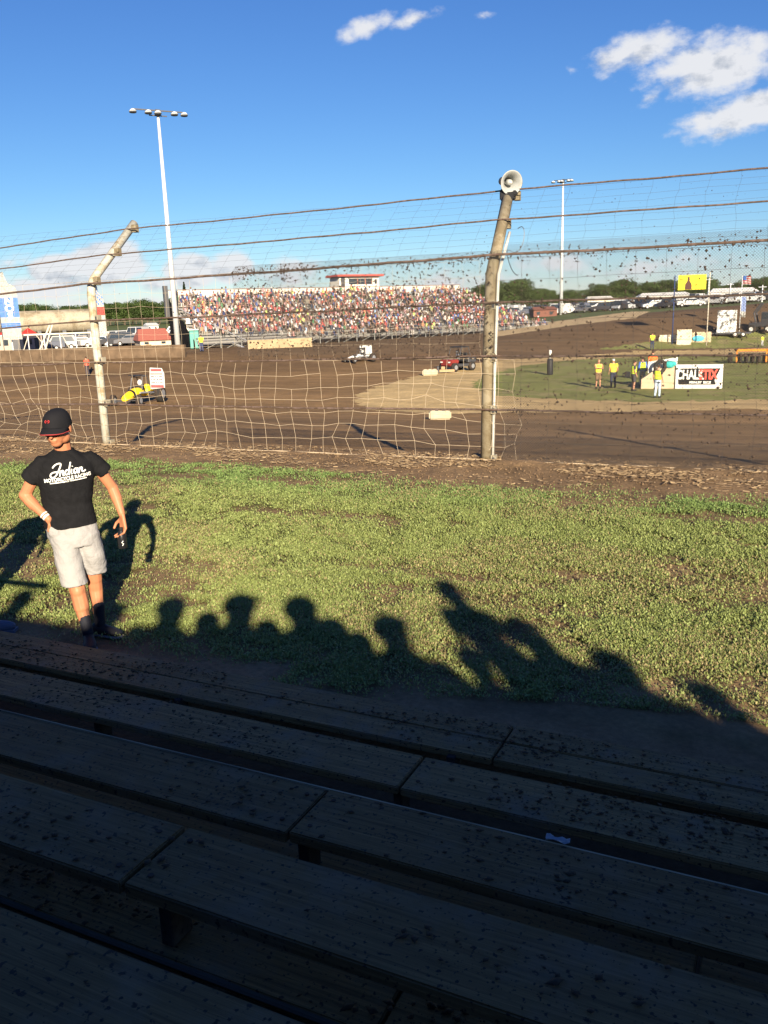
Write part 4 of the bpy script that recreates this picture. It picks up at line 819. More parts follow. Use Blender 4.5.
# ------------------------------------------------------------------ VEHICLES ON TRACK
def wheel(parent, c, r, w_, hubm='steel', name='wheel', ax=(1,0,0)):
    a = Vector(ax).normalized(); bm = bmesh.new(); x_, y_, _ = basis(a)
    loft(bm, [(Vector(c)+a*t, rr, rr, x_, y_) for t, rr in ((-w_/2, r*.86), (-w_/2*.8, r*.98), (0, r), (w_/2*.8, r*.98), (w_/2, r*.86))], 20); wo = obj(name, bm, 'rubber', parent, smooth=True)
    bm = bmesh.new(); loft(bm, [(Vector(c)+a*t, rr, rr, x_, y_) for t, rr in ((-w_/2-.01, r*.5), (w_/2+.01, r*.5))], 14); h_ = obj('rim', bm, hubm, parent); h_.parent = wo
    return wo
def sprint_car(label, pos, rz, bodym, s=1.0):
    t = thing('sprint_car', label, 'race car', tuple(pos), rz); t.scale = (s,)*3
    bm = bmesh.new(); loft(bm, [((0, y, z), a, b, Vector((1,0,0)), Vector((0,0,1))) for y, z, a, b in ((-1.75,.38,.14,.10),(-1.6,.42,.20,.16),(-1.1,.50,.26,.22),(-.5,.58,.31,.27),(.0,.60,.34,.26),(.4,.55,.34,.2))], 12); obj('hood', bm, bodym, t, smooth=True)
    bm = bmesh.new(); loft(bm, [((0, y, z), a, b, Vector((1,0,0)), Vector((0,0,1))) for y, z, a, b in ((.75,.55,.26,.22),(1.1,.70,.30,.27),(1.5,.68,.26,.22),(1.75,.60,.15,.12))], 12); obj('tail_tank', bm, bodym, t, smooth=True)
    bm = bmesh.new()
    for sx_ in (-1, 1):
        tube(bm, [(sx_*.36,-.15,.75), (sx_*.33,.05,1.38), (sx_*.33,.65,1.42), (sx_*.36,.95,.70)], .025, 6); tube(bm, [(sx_*.4,-1.5,.3), (sx_*.42,1.2,.3)], .03, 6); tube(bm, [(sx_*.38,-1.4,.5), (sx_*.38,.9,.62)], .022, 6)
    tube(bm, [(-.33,.05,1.38), (.33,.05,1.38)], .025, 6); tube(bm, [(-.33,.65,1.42), (.33,.65,1.42)], .025, 6); tube(bm, [(-.78,-1.45,.3),(.78,-1.45,.3)], .03, 6); tube(bm, [(-.85,1.1,.42),(.85,1.1,.42)], .04, 6); tube(bm, [(-.45,-1.9,.28),(.45,-1.9,.28),(.45,-1.7,.35)], .025, 6); tube(bm, [(-.4,1.95,.5),(.4,1.95,.5)], .025, 6)
    obj('roll_cage', bm, 'dark_steel', t)
    for sx_ in (-1, 1):
        wheel(t, (sx_*.80,-1.45,.30), .30, .22); wheel(t, (sx_*.86,1.1,.44), .44, .38)
    bm = bmesh.new(); ell(bm, (0,.35,1.08), (.14,.16,.16)); obj('driver_helmet', bm, 'white', t, smooth=True)
    bm = bmesh.new(); ell(bm, (0,.40,.78), (.24,.18,.28)); obj('driver_torso', bm, 'black', t, smooth=True)
    bm = bmesh.new(); loft(bm, [((0, y, z), a, b, Vector((1,0,0)), Vector((0,0,1))) for y, z, a, b in ((-1.0,.515,.268,.228),(-.8,.545,.288,.248))], 12, cap=False); obj('number_band', bm, 'black', t, smooth=True)
    bm = bmesh.new(); box(bm, (0,-.05,1.48), (.7,.5,.03)); obj('cage_top_panel', bm, 'black', t)
    bm = bmesh.new(); tube(bm, [(.45,-.6,.62),(.55,0,.6),(.52,1.0,.5)], .05, 8); obj('exhaust', bm, 'steel', t)
    return t
p = hit(139, 404); yc = sprint_car('bright yellow open wheel sprint car on the track behind the fence', p, facing(p)-.52, 'yellow', 1.0); yc.scale = (1.05, .95, 1.15)
p = hit(360, 362); wc = sprint_car('white open wheel sprint car far off at the foot of the banking', p, facing(p)-.85, 'white', .88)
bm = bmesh.new(); box(bm, (-.45,.9,1.25), (.05,.9,.9)); box(bm, (.45,.9,1.25), (.05,.9,.9)); box(bm, (0,.9,1.5), (.9,.6,.04)); obj('rear_wing', bm, 'white', wc)
# utility vehicle
p = hit(457, 371); ut = thing('utility_vehicle', 'red and black off-road utility vehicle on the tan infield dirt', 'utility vehicle', tuple(p), facing(p)-.75)
bm = bmesh.new(); box(bm, (0,-.85,.80), (1.25,.95,.32)); box(bm, (0,-1.25,.62), (1.1,.2,.3)); bevel_all(bm, .07, 2); obj('hood', bm, mat('dark_red', (.20,.03,.025), .5), ut)
bm = bmesh.new(); box(bm, (0,.1,.48), (1.3,2.6,.22)); box(bm, (0,1.15,.85), (1.3,.9,.4)); bevel_all(bm, .04); obj('chassis', bm, 'dark_steel', ut)
bm = bmesh.new(); box(bm, (0,.35,.85), (1.15,.5,.2)); box(bm, (0,.62,1.15), (1.15,.14,.6)); bevel_all(bm, .04); obj('seat', bm, 'black', ut)
bm = bmesh.new()
for sx_ in (-1, 1): tube(bm, [(sx_*.62,-.4,.9),(sx_*.58,-.1,1.85),(sx_*.58,.75,1.9),(sx_*.62,1.0,.9)], .035, 8)
tube(bm, [(-.58,-.1,1.85),(.58,-.1,1.85)], .035, 8); tube(bm, [(-.58,.75,1.9),(.58,.75,1.9)], .035, 8); obj('roll_cage', bm, 'dark_steel', ut)
bm = bmesh.new(); box(bm, (0,.32,1.93), (1.25,1.0,.05)); bevel_all(bm, .015); obj('roof', bm, 'black', ut)
for sx_ in (-1, 1):
    for y in (-.95, 1.05): wheel(ut, (sx_*.66, y, .36), .36, .28)
bm = bmesh.new(); box(bm, (-.42,-1.36,.78), (.2,.04,.1)); obj('headlight', bm, 'white', ut); bm = bmesh.new(); box(bm, (.42,-1.36,.78), (.2,.04,.1)); obj('headlight', bm, 'white', ut)
bm = bmesh.new(); ell(bm, (-.28,.35,1.5), (.12,.13,.15)); ell(bm, (-.28,.38,1.15), (.2,.15,.26)); pr = obj('person', bm, cmat((.1,.1,.11)), None, smooth=True); tag(pr, 'dark clothed driver seated in the red utility vehicle', 'person'); pr.location = ut.location; pr.rotation_euler = ut.rotation_euler
# drag behind it
p = hit(447, 373); dg_ = thing('drag_sled', 'low timber drag sled beside the red utility vehicle', 'sled', tuple(p), facing(p)); bm = bmesh.new(); box(bm, (0,0,.18), (1.2,.5,.2)); box(bm, (-.3,.25,.35), (.3,.3,.3)); bevel_all(bm, .03); obj('frame', bm, 'wood_tan', dg_); bm = bmesh.new(); box(bm, (-.7,.1,.3), (.16,.6,.5)); bevel_all(bm, .04); obj('side_plate', bm, 'dark_steel', dg_)
def foam(px, py, wpx, hpx, label):
    p = hit(px, py); d = np.linalg.norm(p-CAMP); L_ = wpx/FPX*d; H_ = hpx/FPX*d
    t = thing('track_marker', label, 'barrier block', tuple(p), facing(p)+.05); bm = bmesh.new(); box(bm, (0, 0, H_*.5), (L_, .42, H_*.95)); bevel_all(bm, H_*.16, 3)
    for k in range(3): box(bm, (-L_*.3+L_*.3*k, 0, H_*1.0), (L_*.16, .2, H_*.08))
    obj('block', bm, mat('cream', (.40,.34,.24), .7, dirt=(.35,.28,.18), dirt_amt=.35, dirt_scale=2), t); return t
foam(440, 419.5, 22, 9, 'cream plastic track marker block lying on the near track'); foam(430, 375.5, 15, 6, 'cream track marker block left of the red utility vehicle')
# black padded post on infield
p = hit(550, 375); t = thing('padded_post', 'black padded marker post with white top on the infield grass', 'post', tuple(p)); bm = bmesh.new(); loft(bm, [((0,0,z), r_, r_) for z, r_ in ((0,.20),(.05,.22),(1.1,.22),(1.18,.17))], 16); obj('pad', bm, 'black', t, smooth=True)
bm = bmesh.new(); loft(bm, [((0,0,z), r_, r_) for z, r_ in ((1.18,.07),(1.45,.07),(1.5,.11),(1.75,.11),(1.8,.05))], 12); obj('post_top', bm, 'white', t, smooth=True)
# ------------------------------------------------------------------ INFIELD SIGNS
def board_between(name, label, cat, pxl, pyl, pxr, pyr, h, thick=.08, zoff=0, m='white'):
    a = hit(pxl, pyl); b = hit(pxr, pyr); z = min(a[2], b[2]); c = (a+b)/2; L_ = float(np.hypot(*(b-a)[:2])); rz = math.atan2(b[1]-a[1], b[0]-a[0])
    t = thing(name, label, cat, (c[0], c[1], z), rz); bm = bmesh.new(); box(bm, (0, 0, h/2+zoff), (L_, thick, h)); bevel_all(bm, .01); obj('panel', bm, m, t); return t, L_
t, L_ = board_between('advertising_board', 'white advertising board with CHALKSTIX lettering on the infield grass', 'sign', 675, 388.5, 722, 388.5, 1.38, .30)
y = -.156
bm = bmesh.new(); k_ = L_/2.75
vs2 = [(-1.18,.24),(.98,.24),(.92,.50),(1.22,1.16),(-1.12,1.16),(-1.22,.52)]; f = bm.faces.new([bm.verts.new((a*k_, y, b)) for a, b in vs2]); bmesh.ops.solidify(bm, geom=[f], thickness=.003); obj('black_field', bm, 'black', t)
MX = lambda x, z, yy=-.162: frame_mat((x*k_, yy, z), (1,0,0), (0,0,1))
text_obj('letters_white', 'CHALK', .74, 'print_white', t, MX(-.52, .78), sx=.66*k_, bold=.022, ext=.003)
text_obj('letters_red', 'STIX', .74, mat('sign_red', (.85,.10,.07), .6), t, MX(.52, .78), sx=.72*k_, bold=.03, ext=.003)
text_obj('letters_small', 'FERNLEY  BROS', .19, 'print_white', t, MX(.08, .35), sx=.95*k_, bold=.008, ext=.003)
for sx_ in (-1, 1):
    bm = bmesh.new(); box(bm, (sx_*L_*.48, .30, .5), (.05, .05, 1.2), Matrix.Rotation(.45, 3, 'X')); obj('brace', bm, 'wood_tan', t)
a = hit(641, 389); b = hit(676, 388.5); c = (a+b)/2; L_ = float(np.hypot(*(b-a)[:2])); t = thing('barricade', 'tan plywood barricade with sloping white top left of the advertising board', 'barricade', tuple(c), math.atan2(b[1]-a[1], b[0]-a[0]))
bm = bmesh.new(); prof = [(-.5*L_, 0), (.5*L_, 0), (.5*L_, 1.30), (-.08*L_, 1.15), (-.5*L_, .55)]
vf = [bm.verts.new((x, 0, z)) for x, z in prof]; f = bm.faces.new(vf); r = bmesh.ops.extrude_face_region(bm, geom=[f]); bmesh.ops.translate(bm, verts=[v for v in r['geom'] if isinstance(v, bmesh.types.BMVert)], vec=(0, .35, 0)); obj('plywood_face', bm, 'tan_board', t)
bm = bmesh.new(); vf = [bm.verts.new((x, .36, z)) for x, z in [(-.30*L_,.9),(.5*L_,.9),(.54*L_,1.78),(-.02*L_,1.62),(-.30*L_,1.55)]]; f = bm.faces.new(vf); r = bmesh.ops.extrude_face_region(bm, geom=[f]); bmesh.ops.translate(bm, verts=[v for v in r['geom'] if isinstance(v, bmesh.types.BMVert)], vec=(0, .06, 0)); obj('white_panel', bm, 'white', t)
for k, (px_, m_, nm_, lb) in enumerate(((659, 'rubber', 'tyre', 'black tyre leaning on the plywood barricade'),)):
    bm = bmesh.new(); q = [Vector((math.cos(a_)*.28, 0, math.sin(a_)*.33)) for a_ in np.linspace(0, 6.283, 19)]; tube(bm, q, .10, 8); o = obj(nm_, bm, m_, None, smooth=True); o.location = (c[0]+.05, c[1]-.1, c[2]+1.28); o.rotation_euler = (0, .3, .3); tag(o, lb, 'tyre')
bm = bmesh.new(); ell(bm, (0,0,0), (.30,.16,.22)); ell(bm, (.2,0,.03), (.2,.14,.15)); o = fuse('jacket', bm, 'teal', None, .03, 3, wrinkle=.03, wfreq=5); o.location = (c[0]+.55, c[1]-.02+.1, c[2]+1.40); tag(o, 'teal jacket draped over the plywood barricade', 'jacket')
# orange harrow
p = hit(757, 363); t = thing('disc_harrow', 'orange framed harrow on a row of black tyres at the right edge of the infield', 'harrow', (p[0], p[1], p[2]), facing(p)-.1)
bm = bmesh.new()
for yy in (-.5, .5): box(bm, (.6, yy, 1.0), (4.2, .1, .12))
for xx in (-1.45, -.4, .7, 1.8, 2.65): box(bm, (xx, 0, 1.0), (.1, 1.1, .1))
for xx in (-1.45, .7, 2.65): box(bm, (xx, -.5, .55), (.1, .1, .9))
obj('frame', bm, 'orange', t)
for k in range(9): wheel(t, (-1.25+.45*k, -.1, .38), .38, .22, 'dark_steel', ax=(1, .35, 0))
wheel(t, (-1.95, -.3, .42), .42, .3, 'dark_steel')
# far signs
def far_board(label, x0, x1, ytop, ybase, m, dist=None, name='advertising_board', tilt=0, extra=None):
    b = hit((x0+x1)/2, ybase); d = math.hypot(b[0], b[1]); L_ = (x1-x0)/FPX*d*1.03; h = (ybase-ytop)/FPX*d
    t = thing(name, label, 'sign', tuple(b), facing(b)+tilt); bm = bmesh.new(); box(bm, (0,0,h/2), (L_,.1,h)); bevel_all(bm, .015); obj('panel', bm, m, t); return t, L_, h
far_board('pale plywood board lying low, leftmost of the boards below the yellow billboard', 660, 677, 335.5, 342, mat('pale_ply', (.60,.50,.34), .8, dirt=(.75,.72,.66), dirt_amt=.5, dirt_scale=1.2))
t, L_, h_ = far_board('cream board with scribbled dark marks under the yellow billboard', 677.5, 690, 331, 345, mat('cream_scrib', (.66,.58,.42), .8, dirt=(.28,.2,.12), dirt_amt=.35, dirt_scale=2.2))
t, L_, h_ = far_board('tan board with a bright blue patch right of the cream board', 689, 709, 333, 342.5, 'tan_board')
bm = bmesh.new(); ell(bm, (-.1,-.1,.42), (.62,.09,.30)); obj('blue_tarp', bm, 'cyan', t, smooth=True)
t, L_, h_ = far_board('tall white board spotted with black smudges standing on the flat trailer', 718, 734, 313, 335, mat('spotted', (.80,.80,.77), .7, dirt=(.05,.05,.05), dirt_amt=.62, dirt_scale=1.6), tilt=.1)
p = hit(733, 337); t = thing('flat_trailer', 'low dark flat trailer under the spotted white board', 'trailer', tuple(p), facing(p)); bm = bmesh.new(); box(bm, (0,0,.42), (3.6,1.6,.14)); box(bm, (-2.2,0,.4), (1.0,.1,.1)); obj('deck', bm, 'dark_steel', t)
for xx in (.2, 1.0): wheel(t, (xx,-.7,.3), .3, .2, 'white', ax=(0,1,0))
# yellow billboard on poles
b = hit(689, 345); d = math.hypot(b[0], b[1]); t = thing('billboard', 'yellow billboard with a dark figure hung between two tall poles', 'billboard', tuple(b), facing(b)); k_ = d/FPX
ztop = CH+(300-278.5)*k_-b[2]; zb = CH+(299-290.5)*k_-b[2]
bm = bmesh.new(); box(bm, (0, -.06, (ztop+zb)/2), (24*k_, .06, ztop-zb)); obj('panel', bm, mat('sign_yellow', (.88,.72,.03), .6, var=.05), t)
bm = bmesh.new(); cz = zb+.02; loft(bm, [((-.35, -.10, cz+z*(ztop-zb)), a, .01, Vector((1,0,0)), Vector((0,1,0))) for z, a in ((0,.34),(.35,.32),(.5,.20),(.6,.10),(.72,.12),(.85,.09))], 10); obj('dark_figure', bm, mat('fig', (.09,.04,.03), .8), t)
for zz, x0_, x1_ in ((.78,.2,1.1),(.55,.3,.95),(.32,.15,1.0),(.7,-1.1,-.75),(.4,-1.1,-.8)):
    xx = x0_
    while xx < x1_: ww = random.uniform(.06,.12); bm = bmesh.new(); box(bm, (xx, -.095, zb+zz*(ztop-zb)), (ww,.01,.12)); xx += ww+.05; obj('print', bm, mm('print_brown', (.35,.22,.03), .7), t)
bm = bmesh.new(); tube(bm, [(-15*k_,0,-.1), (-15*k_,0,ztop)], .06, 8); obj('pole', bm, 'dark_blue', t, smooth=True)
bm = bmesh.new(); tube(bm, [(15*k_,0,-.1), (15*k_,0,ztop+.2)], .055, 8); obj('pole', bm, mat('pole_pale', (.5,.45,.36), .7), t, smooth=True)
# flag and banner
b = hit(739, 334); d = math.hypot(b[0], b[1]); k_ = d/FPX; zt = CH+(298-279)*k_-b[2]
t = thing('flagpole', 'thin pole flying a small striped flag above a blue and white banner', 'flagpole', tuple(b), facing(b)); bm = bmesh.new(); tube(bm, [(0,0,-.1),(0,0,zt)], .045, 8); obj('pole', bm, 'galv', t, smooth=True)
def cloth_flag(parent, x0, z0, z1, w_, m, name, amp=.06, n=12, mi=None):
    bm = bmesh.new(); g = {}
    for i in range(n+1):
        for j in range(9): g[i, j] = bm.verts.new((x0+w_*i/n, amp*math.sin(i*1.1+j*.4), z0+(z1-z0)*j/8-.1*w_*(i/n)**2))
    for i in range(n):
        for j in range(8):
            f = bm.faces.new((g[i, j], g[i+1, j], g[i+1, j+1], g[i, j+1])); f.material_index = mi(i, j) if mi else 0
    bmesh.ops.solidify(bm, geom=bm.faces[:], thickness=.008); return obj(name, bm, m, parent, smooth=True)
cloth_flag(t, .04, zt-.95, zt-.03, .85, ['white', mat('flag_red', (.65,.10,.10), .8), 'blue'], 'flag', mi=lambda i, j: 2 if (i < 5 and j > 3) else j % 2)
cloth_flag(t, -.02, zt-4.4, zt-1.9, .55, ['white', mat('pale_blue', (.35,.45,.72), .8)], 'banner', mi=lambda i, j: 1 if 1 < j < 7 else 0)
# dark loader at right edge
p = hit(762, 333); t = thing('loader', 'dark tractor with raised boom at the right edge of the track', 'tractor', tuple(p), facing(p)-.4)
bm = bmesh.new(); box(bm, (0,0,.9), (2.6,1.2,.5)); box(bm, (.5,0,1.7), (1.0,1.1,1.2)); bevel_all(bm, .06, 2); obj('body', bm, 'dark_steel', t)
bm = bmesh.new(); box(bm, (.5,-.56,1.85), (.7,.02,.6)); obj('window', bm, 'glass', t)
bm = bmesh.new(); tube(bm, [(-.6,-.3,1.0),(-.9,-.3,2.2),(-.2,-.3,3.2)], .10, 8); tube(bm, [(-.6,.3,1.0),(-.9,.3,2.2),(-.2,.3,3.2)], .10, 8); obj('boom', bm, 'dark_steel', t)
for xx in (-.9, .9):
    for yy in (-.65, .65): wheel(t, (xx, yy, .45), .45, .3, 'white', ax=(0,1,0))
# ------------------------------------------------------------------ LIGHT POLES
def light_pole(label, pxb, pyb, pyt, dist, nl, spread, tilt=0):
    b = at_dist(pxb, pyb, dist); z0 = float(T(b[0], b[1])); tp = at_dist(pxb-(pyb-pyt)*0.0, pyt, dist)
    zt = tp[2]; t = thing('light_pole', label, 'light pole', (b[0], b[1], z0), facing(b)+tilt); h = zt-z0
    bm = bmesh.new(); tube(bm, [(0,0,-.3),(0,0,h*.5),(0,0,h)], [.34, .25, .15], 12); obj('pole', bm, 'galv', t, smooth=True)
    bm = bmesh.new(); box(bm, (0,0,h), (spread,.12,.12)); box(bm, (0,0,h-.5), (spread*.35,.1,.1)); box(bm, (0,0,h-.2), (.5,.3,.6)); obj('crossarm', bm, 'dark_steel', t)
    for k in range(nl):
        x = (k/(nl-1)-.5)*spread+[0, .25, -.1, .3, 0][k % 5]; lf = thing('lamp', None, None) if False else None
        bm = bmesh.new(); loft(bm, [((x, -.35, h-.10+.0), .14, .12), ((x, -.40, h-.22), .38, .30), ((x, -.42, h-.36), .44, .40)], 12); obj('floodlight', bm, 'galv', t, smooth=True)
        bm = bmesh.new(); loft(bm, [((x, -.42, h-.37), .41, .38), ((x, -.42, h-.46), .38, .36)], 12); obj('floodlight_lens', bm, 'dark_steel', t)
    return t
light_pole('tall galvanised floodlight mast beside the left end of the grandstand', 178, 346, 111, 100, 5, 5.4, .25)
light_pole('more distant floodlight mast standing beyond the banking right of centre', 561, 316, 180, 168, 5, 3.4, -.3)
# ------------------------------------------------------------------ GRANDSTAND
GL = at_dist(197, 330, 97); GR = at_dist(548, 330, 120); gx = Vector((GR[0]-GL[0], GR[1]-GL[1], 0)); GLEN = gx.length; gx.normalize(); gy = Vector((-gx.y, gx.x, 0))
if gy.dot(Vector((GL[0], GL[1], 0))) < 0: gy = -gy
grz = math.atan2(gx.y, gx.x); gz = -1.25
gs = thing('grandstand', 'long grandstand across the track packed with spectators', 'grandstand', (GL[0], GL[1], gz), grz)
NR, RISE, DEP, Z1 = 16, .315, .62, .95
def xr(k): return GLEN*(1-.155*(k/(NR-1))**.8)
bm = bmesh.new()
for k in range(NR):
    z = Z1+k*RISE; box(bm, (xr(k)/2, k*DEP, z-.02), (xr(k), .28, .04)); box(bm, (xr(k)/2, k*DEP-.31, z-.38), (xr(k), .30, .03)); box(bm, (xr(k)/2, k*DEP+.15, z-.2), (xr(k), .02, .34))
obj('seat_rows', bm, mat('alu', (.20,.19,.18), .7), gs)
bm = bmesh.new()
for xx in np.arange(0, GLEN+.1, 2.4):
    box(bm, (xx, -.5, (Z1-.2)/2-.2), (.09,.09,Z1+.5)); box(bm, (xx, -.55, Z1+.05), (.06,.06,.9))
for xx in np.arange(0, GLEN*.85, 2.4): box(bm, (xx, NR*DEP, 2.6), (.1,.1,6.2))
for zz in (Z1-.1, Z1+.45): box(bm, (GLEN/2, -.56, zz), (GLEN,.05,.05))
for xx in np.arange(0, GLEN-2.4, 2.4): a_, b_ = Vector((xx,-.5,-.2)), Vector((xx+2.4,-.5,Z1-.1)); tube(bm, [a_, b_], .03, 5)
obj('front_frame', bm, mat('frame_grey', (.22,.22,.20), .7), gs)
bm = bmesh.new(); box(bm, (GLEN*.42, NR*DEP+.1, Z1+NR*RISE+.25), (GLEN*.845, .06, .75)); obj('back_panel', bm, mat('backpanel', (.62,.56,.46), .7), gs)
bm = bmesh.new(); box(bm, (GLEN*.42, NR*DEP+.1, Z1+NR*RISE+.72), (GLEN*.85, .08, .07)); obj('top_rail', bm, cmat((.20,.10,.06)), gs)
bm = bmesh.new()  # left end stair stringer, dark side cloth
tube(bm, [(-.5, NR*DEP*.55, Z1+NR*RISE*.55), (5.2, -1.2, -.2)], .16, 6); tube(bm, [(-.5, NR*DEP*.55, Z1+NR*RISE*.55+.9), (5.2, -1.2, .8)], .05, 6); obj('stair_stringer', bm, 'steel', gs)
bm = bmesh.new(); vf = [bm.verts.new(v) for v in ((-.35, 0, -.1), (-.35, NR*DEP, -.1), (-.35, NR*DEP, Z1+NR*RISE), (-.35, 0, Z1))]; f = bm.faces.new(vf); bmesh.ops.solidify(bm, geom=[f], thickness=.05); obj('side_cloth', bm, 'black', gs)
bm = bmesh.new(); box(bm, (-.6, NR*DEP-.3, Z1+NR*RISE-.6), (.5,.5,3.6)); obj('corner_tower', bm, 'dark_steel', gs)
# press box
bx = (358-197)/(548-197)*GLEN*.985+3.5; pb_ = thing('press_box', 'white press box with red roof above the grandstand crowd', 'press box', tuple(gs.location+gx*bx+gy*(NR*DEP+2.0)), grz)
zb = Z1+NR*RISE+.3
bm = bmesh.new(); box(bm, (0,0,zb/2), (5.8,2.6,zb)); obj('base', bm, 'wood_tan', pb_)
bm = bmesh.new(); box(bm, (0,0,zb+.85), (5.9,2.8,1.75)); obj('wall', bm, mat('pb_white', (.72,.68,.58), .7), pb_)
bm = bmesh.new(); box(bm, (0,-.1,zb+1.85), (6.8,3.8,.24)); box(bm, (0,0,zb+1.72), (6.4,3.4,.08), mi=1); obj('roof', bm, [mat('roof_red', (.42,.08,.06), .6), 'dark_steel'], pb_)
for x0_, ww in ((-1.1,1.2),(.15,1.0),(1.2,.9)):
    bm = bmesh.new(); box(bm, (x0_+.15,-1.42,zb+1.1), (ww,.05,.75)); wo = obj('window', bm, 'glass', pb_); bm = bmesh.new(); box(bm, (x0_+.15+ww/2+.08,-1.44,zb+1.1), (.1,.06,.85)); obj('mullion', bm, cmat((.35,.12,.08)), pb_).parent = wo
bm = bmesh.new(); box(bm, (2.45,-1.42,zb+1.05), (.35,.05,.6)); obj('window', bm, 'glass', pb_)
bm = bmesh.new(); box(bm, (-2.4,-1.42,zb+.9), (.55,.05,1.5)); obj('door', bm, 'dark_steel', pb_)
# crowd
def spect_mesh(name, shirt, legs, hairc, skinc, arms_up=False):
    bm = bmesh.new(); cl = {0: shirt, 1: legs, 2: hairc, 3: skinc}
    loft(bm, [((0,0,.0),.17,.12),((0,.0,.3),.18,.12),((0,.02,.5),.21,.11),((0,.03,.58),.08,.06)], 7, 0)
    ell(bm, (0,.05,.70), (.085,.10,.11), None, 3, 8); ell(bm, (0,.0,.75), (.095,.10,.09), None, 2, 8)
    for s_ in (-1, 1):
        tube(bm, [(s_*.09,.05,.07),(s_*.11,-.42,.06),(s_*.11,-.40,-.36)], .075, 5, 1)
        if arms_up: tube(bm, [(s_*.2,.02,.5),(s_*.27,-.05,.75),(s_*.2,-.08,.98)], .045, 5, 3)
        else: tube(bm, [(s_*.2,.02,.5),(s_*.25,-.05,.27),(s_*.1,-.28,.14)], .048, 5, 3)
    bmesh.ops.triangulate(bm, faces=bm.faces); bm.verts.index_update()
    V_ = []; F_ = []; Cc = []
    for f in bm.faces:
        b0 = len(V_); V_ += [tuple(v.co) for v in f.verts]; F_.append((b0, b0+1, b0+2)); Cc += [cl[f.material_index]]*3
    bm.free(); V_ = np.array(V_); V_[:, 1] *= 1; return V_, np.array(F_), np.array(Cc)
M['crowd'] = attr_mat('crowd_cloth', rough=.8)
pal = [('white',(.66,.63,.60)),('brown',(.14,.09,.06)),('red',(.62,.07,.06)),('pink',(.56,.30,.32)),('dark blue',(.04,.06,.18)),('orange',(.80,.27,.08)),('blue',(.08,.16,.50)),('black',(.03,.03,.035)),('grey',(.30,.30,.32)),('navy',(.03,.05,.16)),('black',(.04,.035,.035)),('sky blue',(.30,.50,.72)),('lime',(.60,.78,.10)),('maroon',(.25,.04,.05)),('cream',(.72,.62,.45)),('green',(.08,.28,.12)),('charcoal',(.09,.09,.10)),('salmon',(.62,.28,.24))]
vars_ = []
for i in range(26):
    nm_, c_ = pal[i % len(pal)]; vars_.append((nm_, *spect_mesh('s', c_, random.choice([(.06,.08,.14),(.30,.26,.2),(.03,.03,.03),(.22,.2,.2),(.5,.45,.4)]), random.choice([(.05,.03,.02),(.22,.13,.06),(.6,.58,.55),(.5,.05,.05),(.03,.03,.03),(.75,.72,.7)]), random.choice([(.36,.21,.15),(.40,.25,.19),(.26,.15,.11)]), i % 9 == 8)))
vars_ = [(n_, a_, b_, (c_*.72+c_.mean(1, keepdims=True)*.28)*.88) for n_, a_, b_, c_ in vars_]
vmesh = [np_mesh('spectator', v[1], v[2], v[3]) for v in vars_]
for m_ in vmesh: m_.materials.append(M['crowd'])
slots = []
for k in range(NR):
    xx = .5+random.uniform(0, .3)
    if k < 3: xx = 3.0-.9*k
    while xx < xr(k)-.3:
        if abs(xx-GLEN*.33) < .5 or abs(xx-GLEN*.66) < .5:
            if random.random() < .7: xx += 1.0
        if random.random() > (.10 if k > 2 else .30)+.12*(math.sin(xx*.7+k*1.3)*math.sin(xx*.31+k*.5) > .35) and (k > 1 or xx > GLEN*.22): slots.append((k, xx))
        xx += random.uniform(.44, .60)
slots.sort(key=lambda s: s[0]); sv = []; sf = []; sc_ = []; off = 0; G4 = Matrix.Translation(gs.location) @ Matrix.Rotation(grz, 4, 'Z')
NIND = 272
for idx, (k, xx) in enumerate(slots):
    v = random.randrange(len(vars_)); z = Z1+k*RISE; ry = random.uniform(-.35, .35); stand = random.random() < (.32 if k == NR-1 else .08)
    lp = Vector((xx, k*DEP+random.uniform(-.05, .08), z+(random.uniform(.2, .5) if stand else 0)+random.uniform(-.05, .08))); s_ = random.uniform(.92, 1.1)
    if idx < NIND:
        o = bpy.data.objects.new('spectator', vmesh[v]); C.objects.link(o); o.location = G4 @ lp; o.rotation_euler = (0, 0, grz+ry); o.scale = (s_,)*3
        tag(o, 'tiny spectator in %s shirt in the lowest rows of the distant grandstand' % vars_[v][0], 'person', 'spectators in %s shirts low in the grandstand' % vars_[v][0])
    else:
        mt_ = np.array(G4 @ Matrix.Translation(lp) @ Matrix.Rotation(ry, 4, 'Z') @ Matrix.Scale(s_, 4)); P_ = vars_[v][1] @ mt_[:3, :3].T+mt_[:3, 3]
        sv.append(P_); sf.append(vars_[v][2]+off); sc_.append(vars_[v][3]); off += len(P_)
tag(link_mesh('crowd', np_mesh('crowd', np.concatenate(sv), np.concatenate(sf), np.concatenate(sc_)), 'crowd'), 'dense colourful crowd filling the upper rows of the grandstand', 'crowd', kind='stuff')
